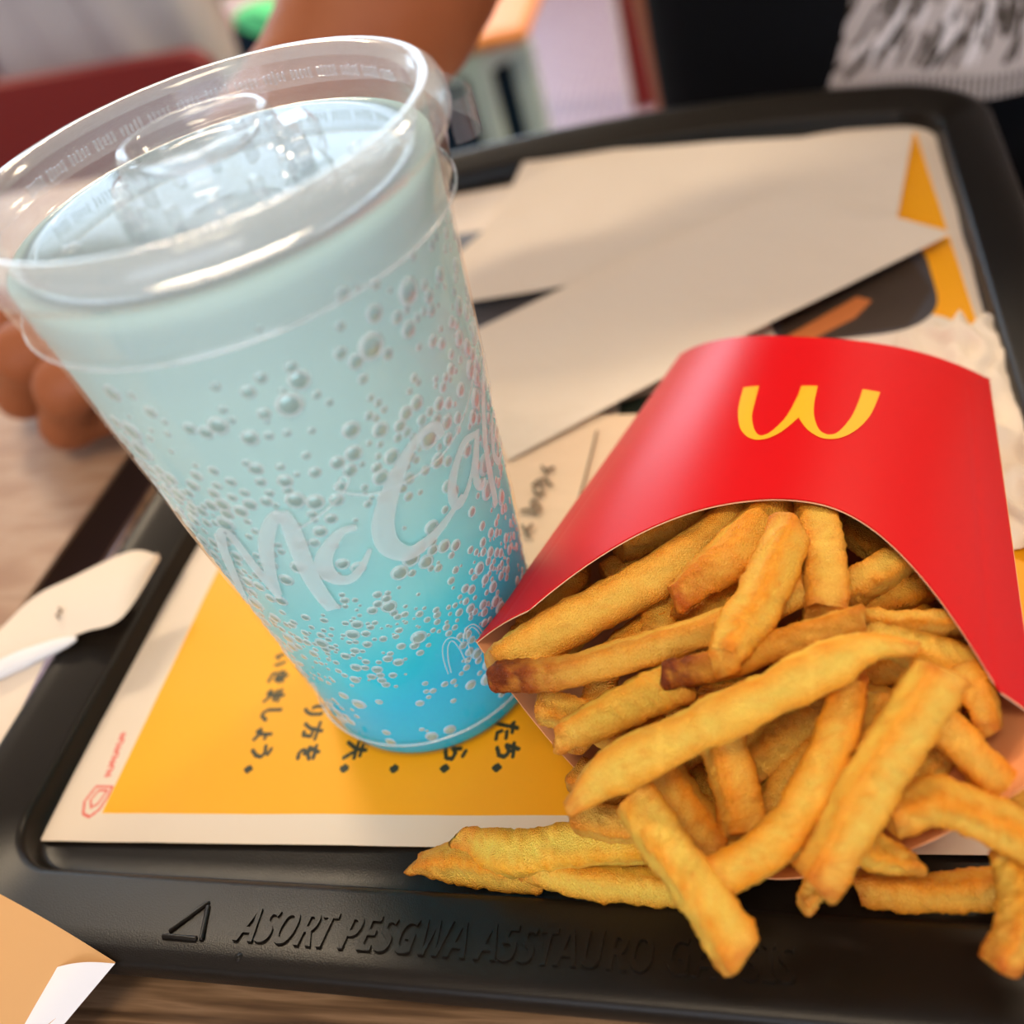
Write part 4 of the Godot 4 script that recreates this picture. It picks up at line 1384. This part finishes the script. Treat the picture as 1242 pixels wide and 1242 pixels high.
func make_furniture() -> void:
	# dark red chair
	var t := thing("dining_chair", "dark red chair with a broad rounded backrest behind the cup", "chair", Vector3(-0.72, -0.75, -1.06))
	var back := slab(round_rect(-0.27, 0.185, 0.42, 0.684, 0.03, 6), 0.012, 0.024)
	for k in back.v.size():
		var v := back.v[k]
		back.v[k] = Vector3(v.x, v.z - 0.10 * 0.0, -v.y * -1.0 + 0.09)
	var bn := node(back, "backrest", M.dark_red, t)
	bn.rotation.z = -0.04
	node(box(Vector3(0.42, 0.03, 0.40), 0.012, Vector3(-0.04, 0.42, -0.13)), "seat", M.dark_red, t)
	for x in [-0.22, 0.14]:
		for z in [-0.30, 0.06]:
			node(tube([Vector3(x, 0.41, z), Vector3(x, 0.0, z)], [0.013], 10), "leg", M.steel, t)
	# navy chair turned towards the viewer, with a green cloth over its back
	var c := thing("dining_chair", "navy chair right of the red chair with a green cloth over its back", "chair", Vector3(-0.40, -0.75, -0.90))
	node(box(Vector3(0.24, 0.24, 0.024), 0.010, Vector3(-0.005, 0.545, -0.165)), "backrest", M.navy, c).transform = Transform3D(Basis(Vector3.BACK, -0.10), Vector3(-0.057, 0, 0))
	node(box(Vector3(0.24, 0.03, 0.30), 0.012, Vector3(0, 0.42, 0)), "seat", M.navy, c)
	for x in [-0.10, 0.10]:
		for z in [-0.13, 0.13]:
			node(tube([Vector3(x, 0.41, z), Vector3(x, 0.0, z)], [0.012], 10), "leg", M.steel, c)
	var drape := func(u: float, v: float) -> Vector3:
		var a := (v - 0.5) * 2.0
		var hang := lerpf(0.010, 0.085, clampf(u * 1.6, 0.0, 1.0)) if a > 0.0 else 0.10
		return Vector3(-0.495 + 0.14 * u, -0.064 - 0.012 * u - hang * absf(a) * absf(a) + 0.004 * sin(u * 9.0), -1.066 + 0.030 * clampf(a * 3.0, -1.0, 1.0) + 0.004 * sin(u * 23.0))
	tag(node(sheet(24, 30, drape, 0.0015), "draped_cloth", M.green), "mint green cloth draped over the navy chair's back", "cloth")
	# bench with a steel frame
	var b := thing("bench", "orange wood bench on pale green steel legs beyond the tray", "bench", Vector3(-0.29, -0.75, -1.3))
	node(box(Vector3(0.34, 0.022, 0.46), 0.008, Vector3(-0.085, 0.522, -0.21)), "seat", M.orange_wood, b)
	for e in [Vector3(0.0, 0.245, 0.0), Vector3(0.052, 0.245, -0.075), Vector3(-0.21, 0.245, 0.0), Vector3(-0.21, 0.245, -0.36)]:
		node(box(Vector3(0.034, 0.49, 0.034), 0.006, e), "leg", M.steel, b)
	node(tube([Vector3(0.0, 0.492, 0.0), Vector3(0.052, 0.492, -0.075)], [0.020], 8), "top_rail", M.steel, b)
	node(box(Vector3(0.24, 0.03, 0.03), 0.005, Vector3(-0.105, 0.492, 0.0)), "top_rail", M.steel, b)
	var crate := thing("bag", "dark navy bag standing under the bench", "bag", Vector3(-0.31, -0.75, -1.46))
	node(body_shape([[Vector3(-0.075, 0.07, 0), Vector3(-0.065, 0.38, 0), 0.065, 0.058], [Vector3(0.018, 0.07, 0), Vector3(0.014, 0.38, 0), 0.062, 0.056]], 0.012, 0.03), "bag_body", M.navy, crate)
	node(tube(smooth_path([Vector3(-0.04, 0.42, 0), Vector3(-0.03, 0.47, 0), Vector3(0.01, 0.47, 0), Vector3(0.02, 0.42, 0)], 5), [0.006], 8), "handle", M.navy, crate)
	var r := thing("partition", "dark red upright partition end on the lavender floor", "partition", Vector3(-0.172, -0.75, -2.32))
	node(box(Vector3(0.055, 1.3, 0.10), 0.004, Vector3(0.004, 0.65, 0)), "panel", M.dark_red, r)
	node(box(Vector3(0.010, 1.3, 0.102), 0.002, Vector3(-0.030, 0.65, 0)), "edge_strip", M.white, r)

func fry_list() -> Array:
	return [
		{"label": "long fry with a dark burnt brown end pointing at the blue drink", "p": [Vector3(0.0376,0.0459,0.0410), Vector3(0.0460,0.0460,0.0411), Vector3(0.0548,0.0465,0.0405), Vector3(0.0717,0.0481,0.0364), Vector3(0.0873,0.0492,0.0317), Vector3(0.1044,0.0509,0.0241)], "w": 0.0079, "end": "cut", "burn": 1.00, "tone": 0.85, "group": ""},
		{"label": "thick golden fry slanting up from the carton's left corner under its front edge", "p": [Vector3(0.0355,0.0428,0.0366), Vector3(0.0480,0.0451,0.0285), Vector3(0.0688,0.0475,0.0169), Vector3(0.0853,0.0489,0.0042), Vector3(0.0926,0.0478,-0.0069)], "w": 0.0111, "end": "cut", "burn": 0.00, "tone": 1.00, "group": ""},
		{"label": "short fry stub peeking out under the carton's front edge at far left", "p": [Vector3(0.0623,0.0465,0.0036), Vector3(0.0718,0.0469,-0.0005), Vector3(0.0817,0.0475,-0.0061)], "w": 0.0072, "end": "cut", "burn": 0.10, "tone": 1.00, "group": ""},
		{"label": "pointed fry in the middle of the opening with a rough brown patch", "p": [Vector3(0.0774,0.0519,0.0261), Vector3(0.0827,0.0528,0.0213), Vector3(0.0898,0.0534,0.0149), Vector3(0.0984,0.0490,-0.0042)], "w": 0.0107, "end": "point", "burn": 0.45, "tone": 1.00, "group": ""},
		{"label": "bright pale short fry on top of the heap with flaky edges", "p": [Vector3(0.0877,0.0538,0.0448), Vector3(0.0910,0.0551,0.0384), Vector3(0.0951,0.0562,0.0323), Vector3(0.1024,0.0582,0.0138)], "w": 0.0100, "end": "round", "burn": 0.05, "tone": 1.15, "group": ""},
		{"label": "upright blunt-ended fry hanging at the centre of the opening beside the bright short fry", "p": [Vector3(0.1082,0.0487,0.0312), Vector3(0.1089,0.0507,0.0209), Vector3(0.1088,0.0515,0.0116), Vector3(0.1074,0.0473,-0.0077)], "w": 0.0105, "end": "cut", "burn": 0.15, "tone": 1.00, "group": ""},
		{"label": "fry lying crosswise in the shade just right of the upright blunt fry", "p": [Vector3(0.1121,0.0446,0.0209), Vector3(0.1221,0.0458,0.0154), Vector3(0.1354,0.0390,0.0005)], "w": 0.0080, "end": "cut", "burn": 0.20, "tone": 1.00, "group": ""},
		{"label": "dark fry deep in the opening under the crosswise one", "p": [Vector3(0.1155,0.0394,0.0204), Vector3(0.1244,0.0401,0.0178), Vector3(0.1373,0.0379,0.0113)], "w": 0.0073, "end": "cut", "burn": 0.40, "tone": 0.85, "group": ""},
		{"label": "thin flat fry strip lying across to the carton's right flank", "p": [Vector3(0.1128,0.0450,0.0274), Vector3(0.1215,0.0447,0.0297), Vector3(0.1294,0.0447,0.0301), Vector3(0.1366,0.0412,0.0275)], "w": 0.0041, "end": "point", "burn": 0.25, "tone": 0.95, "group": ""},
		{"label": "fry tucked below the thin strip against the carton's right edge", "p": [Vector3(0.1163,0.0426,0.0306), Vector3(0.1256,0.0417,0.0348), Vector3(0.1396,0.0369,0.0376)], "w": 0.0089, "end": "cut", "burn": 0.00, "tone": 1.00, "group": ""},
		{"label": "fry with a torn bubbly crisp end under the bright short fry", "p": [Vector3(0.0749,0.0483,0.0442), Vector3(0.0854,0.0493,0.0428), Vector3(0.0985,0.0506,0.0391), Vector3(0.1152,0.0517,0.0342)], "w": 0.0068, "end": "cut", "burn": 0.80, "tone": 0.90, "group": ""},
		{"label": "longest fry lying across the heap with a dark speck at its lower end", "p": [Vector3(0.0560,0.0409,0.0708), Vector3(0.0644,0.0446,0.0651), Vector3(0.0783,0.0482,0.0597), Vector3(0.0927,0.0514,0.0541), Vector3(0.1069,0.0547,0.0483), Vector3(0.1157,0.0559,0.0447), Vector3(0.1237,0.0559,0.0454)], "w": 0.0097, "end": "pointend", "burn": 0.20, "tone": 1.10, "group": ""},
		{"label": "plump fry with a blunt point left of the longest fry", "p": [Vector3(0.0510,0.0390,0.0534), Vector3(0.0637,0.0418,0.0481), Vector3(0.0732,0.0439,0.0443), Vector3(0.0779,0.0447,0.0429)], "w": 0.0102, "end": "point", "burn": 0.15, "tone": 1.08, "group": ""},
		{"label": "fry standing upright below the longest fry with a square-cut foot", "p": [Vector3(0.0890,0.0264,0.0678), Vector3(0.0883,0.0300,0.0624), Vector3(0.0859,0.0359,0.0534), Vector3(0.0836,0.0404,0.0451)], "w": 0.0092, "end": "cut", "burn": 0.10, "tone": 1.00, "group": ""},
		{"label": "fry leaning beside the square-footed fry, seen under the longest fry", "p": [Vector3(0.0828,0.0227,0.0680), Vector3(0.0781,0.0261,0.0630), Vector3(0.0727,0.0307,0.0559), Vector3(0.0686,0.0355,0.0476)], "w": 0.0088, "end": "cut", "burn": 0.15, "tone": 1.00, "group": ""},
		{"label": "big fry hanging out over the tray's front rim", "p": [Vector3(0.0682,0.0391,0.0669), Vector3(0.0744,0.0352,0.0755), Vector3(0.0817,0.0309,0.0842), Vector3(0.0878,0.0260,0.0929)], "w": 0.0096, "end": "cutend", "burn": 0.10, "tone": 1.15, "group": ""},
		{"label": "curved fry with a tiny dark tip under the right end of the longest fry", "p": [Vector3(0.1122,0.0506,0.0478), Vector3(0.1089,0.0459,0.0564), Vector3(0.1021,0.0389,0.0670), Vector3(0.0937,0.0334,0.0751), Vector3(0.0837,0.0304,0.0797)], "w": 0.0093, "end": "point", "burn": 0.30, "tone": 1.05, "group": ""},
		{"label": "thick straight fry slanting down in front at the right of the heap", "p": [Vector3(0.1278,0.0543,0.0499), Vector3(0.1206,0.0491,0.0590), Vector3(0.1133,0.0434,0.0674), Vector3(0.1058,0.0365,0.0774), Vector3(0.1025,0.0334,0.0819)], "w": 0.0102, "end": "cutend", "burn": 0.25, "tone": 1.05, "group": ""},
		{"label": "small fry end poking out below the thick straight fry", "p": [Vector3(0.0998,0.0216,0.0801), Vector3(0.1041,0.0236,0.0752), Vector3(0.1110,0.0290,0.0672)], "w": 0.0071, "end": "point", "burn": 0.25, "tone": 1.00, "group": ""},
		{"label": "small pointed fry end right of the thick straight fry", "p": [Vector3(0.1214,0.0237,0.0729), Vector3(0.1159,0.0246,0.0717), Vector3(0.1078,0.0273,0.0680)], "w": 0.0074, "end": "point", "burn": 0.10, "tone": 1.10, "group": ""},
		{"label": "arched fry bending out to the right over the carton's back flap", "p": [Vector3(0.1166,0.0351,0.0689), Vector3(0.1254,0.0366,0.0666), Vector3(0.1330,0.0350,0.0688), Vector3(0.1402,0.0328,0.0718), Vector3(0.1458,0.0298,0.0756)], "w": 0.0089, "end": "cut", "burn": 0.15, "tone": 1.05, "group": ""},
		{"label": "fry leaning against the orange inside of the carton at right", "p": [Vector3(0.1269,0.0388,0.0492), Vector3(0.1310,0.0366,0.0530), Vector3(0.1362,0.0329,0.0583), Vector3(0.1427,0.0287,0.0641)], "w": 0.0087, "end": "cut", "burn": 0.00, "tone": 1.00, "group": ""},
		{"label": "pointed fry tip hanging below the carton's right edge", "p": [Vector3(0.1372,0.0376,0.0513), Vector3(0.1363,0.0406,0.0464), Vector3(0.1350,0.0408,0.0395)], "w": 0.0078, "end": "point", "burn": 0.20, "tone": 1.00, "group": ""},
		{"label": "bent fry reaching down over the tray's rim at the right edge", "p": [Vector3(0.1377,0.0260,0.0704), Vector3(0.1385,0.0240,0.0776), Vector3(0.1365,0.0220,0.0845), Vector3(0.1333,0.0195,0.0899)], "w": 0.0070, "end": "cutend", "burn": 0.40, "tone": 1.10, "group": ""},
		{"label": "fat pale fry lying on the tray at the front left of the carton", "p": [Vector3(0.0237,0.0095,0.0612), Vector3(0.0365,0.0100,0.0646), Vector3(0.0512,0.0120,0.0634), Vector3(0.0697,0.0140,0.0620)], "w": 0.0113, "end": "point", "burn": 0.10, "tone": 1.20, "group": ""},
		{"label": "fry with a brown tip lying on the tray, leftmost of all", "p": [Vector3(0.0103,0.0062,0.0655), Vector3(0.0206,0.0062,0.0649), Vector3(0.0316,0.0064,0.0669), Vector3(0.0423,0.0065,0.0671)], "w": 0.0085, "end": "point", "burn": 0.25, "tone": 1.10, "group": ""},
		{"label": "long fry with a brown dot lying at the tray's front edge under the others", "p": [Vector3(0.0387,0.0085,0.0662), Vector3(0.0506,0.0080,0.0692), Vector3(0.0627,0.0075,0.0700), Vector3(0.0780,0.0072,0.0712)], "w": 0.0081, "end": "cut", "burn": 0.15, "tone": 1.10, "group": ""},
		{"label": "shaded fry lying on the tray beside the carton's back flap", "p": [Vector3(0.1105,0.0065,0.0689), Vector3(0.1202,0.0065,0.0697), Vector3(0.1298,0.0065,0.0694), Vector3(0.1397,0.0065,0.0678)], "w": 0.0078, "end": "cut", "burn": 0.30, "tone": 1.00, "group": ""},
		{"label": "shaded fry stub under the burnt-ended fry, nearest the cup's foot", "p": [Vector3(0.0446,0.0353,0.0415), Vector3(0.0532,0.0340,0.0440), Vector3(0.0644,0.0315,0.0490)], "w": 0.0081, "end": "cut", "burn": 0.12, "tone": 0.97, "group": "fries in the shade"},
		{"label": "half-hidden fry rising behind the plump blunt-pointed fry's tip", "p": [Vector3(0.0504,0.0278,0.0475), Vector3(0.0562,0.0317,0.0402), Vector3(0.0592,0.0368,0.0301)], "w": 0.0087, "end": "cut", "burn": 0.12, "tone": 0.97, "group": "fries in the shade"},
		{"label": "dark upright fry behind the thick golden fry near the carton's left flank", "p": [Vector3(0.0495,0.0353,0.0209), Vector3(0.0485,0.0374,0.0109), Vector3(0.0496,0.0389,0.0026)], "w": 0.0090, "end": "cut", "burn": 0.12, "tone": 0.97, "group": "fries in the shade"},
		{"label": "shaded fry in the carton's far left corner against the pale card", "p": [Vector3(0.0377,0.0372,0.0244), Vector3(0.0423,0.0385,0.0181), Vector3(0.0509,0.0408,0.0072)], "w": 0.0080, "end": "cut", "burn": 0.12, "tone": 0.97, "group": "fries in the shade"},
		{"label": "dark fry just under the front edge above the thick golden fry", "p": [Vector3(0.0579,0.0400,0.0070), Vector3(0.0649,0.0405,0.0025), Vector3(0.0770,0.0415,-0.0069)], "w": 0.0082, "end": "cut", "burn": 0.12, "tone": 0.97, "group": "fries in the shade"},
		{"label": "short upright fry in the gap between the thick golden fry and the burnt-ended fry", "p": [Vector3(0.0712,0.0384,0.0271), Vector3(0.0717,0.0402,0.0188), Vector3(0.0745,0.0423,0.0077)], "w": 0.0085, "end": "cut", "burn": 0.12, "tone": 0.97, "group": "fries in the shade"},
		{"label": "half-hidden fry under the pointed fry with the brown patch", "p": [Vector3(0.0787,0.0419,0.0236), Vector3(0.0852,0.0429,0.0190), Vector3(0.0966,0.0444,0.0115)], "w": 0.0083, "end": "cut", "burn": 0.12, "tone": 0.97, "group": "fries in the shade"},
		{"label": "sliver of a fry between the thick golden fry and the burnt one's middle", "p": [Vector3(0.0592,0.0359,0.0318), Vector3(0.0639,0.0377,0.0262), Vector3(0.0773,0.0394,0.0184)], "w": 0.0077, "end": "cut", "burn": 0.12, "tone": 0.97, "group": "fries in the shade"},
		{"label": "very dark fry high in the opening right of the upright blunt fry", "p": [Vector3(0.1160,0.0385,-0.0060), Vector3(0.1244,0.0376,0.0027), Vector3(0.1307,0.0368,0.0097)], "w": 0.0077, "end": "cut", "burn": 0.12, "tone": 0.97, "group": "fries in the shade"},
		{"label": "dark fry right under the front edge's highest point", "p": [Vector3(0.1100,0.0365,-0.0030), Vector3(0.1201,0.0374,-0.0095), Vector3(0.1277,0.0376,-0.0100)], "w": 0.0080, "end": "cut", "burn": 0.12, "tone": 0.97, "group": "fries in the shade"},
		{"label": "shaded fry right of the square-footed fry, crossing up to the right", "p": [Vector3(0.0896,0.0252,0.0515), Vector3(0.0987,0.0289,0.0458), Vector3(0.1069,0.0323,0.0399)], "w": 0.0082, "end": "cut", "burn": 0.12, "tone": 0.97, "group": "fries in the shade"},
		{"label": "dark fry behind the curved fry's middle", "p": [Vector3(0.0931,0.0178,0.0590), Vector3(0.0990,0.0235,0.0505), Vector3(0.1062,0.0264,0.0463)], "w": 0.0081, "end": "cut", "burn": 0.12, "tone": 0.97, "group": "fries in the shade"},
		{"label": "fry glimpsed between the curved fry's tip and the thick straight fry", "p": [Vector3(0.1121,0.0293,0.0563), Vector3(0.1163,0.0338,0.0495), Vector3(0.1175,0.0380,0.0422)], "w": 0.0078, "end": "cut", "burn": 0.12, "tone": 0.97, "group": "fries in the shade"},
		{"label": "half-hidden fry below the longest fry's upper end", "p": [Vector3(0.1043,0.0339,0.0410), Vector3(0.1140,0.0364,0.0367), Vector3(0.1241,0.0382,0.0341)], "w": 0.0077, "end": "cut", "burn": 0.12, "tone": 0.97, "group": "fries in the shade"},
		{"label": "shaded fry behind the curved fry's lower end", "p": [Vector3(0.0741,0.0195,0.0641), Vector3(0.0877,0.0171,0.0673), Vector3(0.0981,0.0194,0.0637)], "w": 0.0080, "end": "cut", "burn": 0.12, "tone": 0.97, "group": "fries in the shade"},
		{"label": "shaded fry under the lower half of the longest fry", "p": [Vector3(0.0574,0.0209,0.0549), Vector3(0.0669,0.0237,0.0503), Vector3(0.0799,0.0264,0.0459)], "w": 0.0085, "end": "cut", "burn": 0.12, "tone": 0.97, "group": "fries in the shade"},
		{"label": "dark fry behind the top of the thick straight fry", "p": [Vector3(0.1189,0.0252,0.0518), Vector3(0.1262,0.0298,0.0449), Vector3(0.1336,0.0349,0.0363)], "w": 0.0079, "end": "cut", "burn": 0.12, "tone": 0.97, "group": "fries in the shade"},
		{"label": "shaded fry in the gap left of the thick straight fry's foot", "p": [Vector3(0.0960,0.0132,0.0660), Vector3(0.1051,0.0187,0.0576), Vector3(0.1158,0.0235,0.0507)], "w": 0.0080, "end": "cut", "burn": 0.12, "tone": 0.97, "group": "fries in the shade"},
		{"label": "half-hidden fry right of the thick straight fry's middle", "p": [Vector3(0.1188,0.0169,0.0602), Vector3(0.1254,0.0226,0.0521), Vector3(0.1327,0.0282,0.0439)], "w": 0.0072, "end": "cut", "burn": 0.12, "tone": 0.97, "group": "fries in the shade"},
		{"label": "shaded fry crossing under the middle of the longest fry", "p": [Vector3(0.0822,0.0307,0.0380), Vector3(0.0948,0.0316,0.0368), Vector3(0.1072,0.0324,0.0356)], "w": 0.0084, "end": "cut", "burn": 0.12, "tone": 0.97, "group": "fries in the shade"},
		{"label": "shaded fry behind the upper end of the overhanging fry", "p": [Vector3(0.0525,0.0215,0.0614), Vector3(0.0634,0.0204,0.0628), Vector3(0.0761,0.0218,0.0605)], "w": 0.0079, "end": "cut", "burn": 0.12, "tone": 0.97, "group": "fries in the shade"},
		{"label": "dark fry deep under the plump blunt-pointed fry", "p": [Vector3(0.0612,0.0284,0.0380), Vector3(0.0762,0.0266,0.0416), Vector3(0.0884,0.0219,0.0494)], "w": 0.0086, "end": "cut", "burn": 0.12, "tone": 0.97, "group": "fries in the shade"},
		{"label": "dark fry deep under the burnt-ended fry's upper half", "p": [Vector3(0.1000,0.0382,0.0087), Vector3(0.0902,0.0363,0.0166), Vector3(0.0787,0.0335,0.0284)], "w": 0.0088, "end": "cut", "burn": 0.12, "tone": 0.97, "group": "fries in the shade"},
		{"label": "dark fry deep under the crisp torn fry's right end", "p": [Vector3(0.1238,0.0353,0.0078), Vector3(0.1119,0.0323,0.0194), Vector3(0.1005,0.0303,0.0268)], "w": 0.0087, "end": "cut", "burn": 0.12, "tone": 0.97, "group": "fries in the shade"},
		{"label": "dark fry deep behind the burnt end, leaning left", "p": [Vector3(0.0588,0.0376,0.0103), Vector3(0.0472,0.0348,0.0230), Vector3(0.0394,0.0326,0.0297)], "w": 0.0088, "end": "cut", "burn": 0.12, "tone": 0.97, "group": "fries in the shade"},
		{"label": "dark fry standing behind the pointed fry with the brown patch", "p": [Vector3(0.0869,0.0392,-0.0141), Vector3(0.0826,0.0372,0.0036), Vector3(0.0805,0.0349,0.0147)], "w": 0.0089, "end": "cut", "burn": 0.12, "tone": 0.97, "group": "fries in the shade"},
		{"label": "dark fry behind the thin flat strip and the carton's right flank", "p": [Vector3(0.1364,0.0319,0.0297), Vector3(0.1291,0.0338,0.0217), Vector3(0.1237,0.0367,0.0091)], "w": 0.0080, "end": "cut", "burn": 0.12, "tone": 0.97, "group": "fries in the shade"},
		{"label": "lowest dark fry seen through the gap below the plump fry", "p": [Vector3(0.0500,0.0162,0.0477), Vector3(0.0635,0.0141,0.0508), Vector3(0.0769,0.0159,0.0476)], "w": 0.0088, "end": "cut", "burn": 0.12, "tone": 0.97, "group": "fries in the shade"},
		{"label": "lowest dark fry seen beside the square-footed fry's right edge", "p": [Vector3(0.0857,0.0122,0.0496), Vector3(0.0951,0.0141,0.0466), Vector3(0.1081,0.0181,0.0408)], "w": 0.0085, "end": "cut", "burn": 0.12, "tone": 0.97, "group": "fries in the shade"},
		{"label": "lowest dark fry seen behind the foot of the leaning fry", "p": [Vector3(0.0635,0.0109,0.0594), Vector3(0.0748,0.0127,0.0562), Vector3(0.0876,0.0136,0.0546)], "w": 0.0085, "end": "cut", "burn": 0.12, "tone": 0.97, "group": "fries in the shade"},
		{"label": "lowest fry behind the pointed tip under the carton's right edge", "p": [Vector3(0.1225,0.0139,0.0507), Vector3(0.1317,0.0198,0.0423), Vector3(0.1422,0.0235,0.0367)], "w": 0.0081, "end": "cut", "burn": 0.12, "tone": 0.97, "group": "fries in the shade"},
		{"label": "lowest dark fry in the gap left of the square-footed fry", "p": [Vector3(0.0697,0.0199,0.0414), Vector3(0.0788,0.0159,0.0476), Vector3(0.0837,0.0099,0.0566)], "w": 0.0083, "end": "cut", "burn": 0.12, "tone": 0.97, "group": "fries in the shade"},
		{"label": "lowest dark fry deep in the middle of the opening", "p": [Vector3(0.0967,0.0256,0.0230), Vector3(0.1084,0.0277,0.0154), Vector3(0.1202,0.0298,0.0077)], "w": 0.0089, "end": "cut", "burn": 0.12, "tone": 0.97, "group": "fries in the shade"},
	]

const BL := Vector3(0.0696,0.0160,-0.1188)
const ML := Vector3(0.0273,0.0388,0.0247)
const BR := Vector3(0.1627,0.0160,-0.0875)
const MR := Vector3(0.1458,0.0385,0.0490)
const ARCH_LEFT := [Vector4(-0.2447,0.3680,-0.1663,0.3641), Vector4(-0.2260,0.4311,-0.1498,0.4266), Vector4(-0.2017,0.4804,-0.1336,0.4805), Vector4(-0.1626,0.5275,-0.1037,0.5215), Vector4(-0.1205,0.5546,-0.0768,0.5444), Vector4(-0.0853,0.5660,-0.0583,0.5517), Vector4(-0.0530,0.5677,-0.0438,0.5516), Vector4(-0.0134,0.5595,-0.0172,0.5393), Vector4(0.0265,0.5385,0.0138,0.5048), Vector4(0.0579,0.5104,0.0333,0.4672), Vector4(0.0869,0.4769,0.0474,0.3971)]

const ARCH_RIGHT := [Vector4(0.0473,0.3572,0.1261,0.3515), Vector4(0.0477,0.3915,0.1303,0.3910), Vector4(0.0550,0.4298,0.1354,0.4237), Vector4(0.0793,0.4711,0.1484,0.4601), Vector4(0.1169,0.5034,0.1711,0.4941), Vector4(0.1544,0.5247,0.1979,0.5174), Vector4(0.2057,0.5403,0.2218,0.5249), Vector4(0.2478,0.5400,0.2402,0.5254), Vector4(0.2868,0.5301,0.2676,0.5159), Vector4(0.3286,0.5064,0.2932,0.4876), Vector4(0.3684,0.4681,0.3175,0.4434), Vector4(0.4007,0.4138,0.3331,0.3849), Vector4(0.4236,0.3281,0.3409,0.3344)]


func _ready() -> void:
	noise.seed = 12
	noise.frequency = 0.02
	noise.fractal_octaves = 2
	make_materials()
	set_camera_and_light()
	make_room()
	make_tables()
	make_tray()
	make_liner()
	make_carton()
	make_cup()
	make_fries()
	make_papers()
	make_people()
	make_furniture()
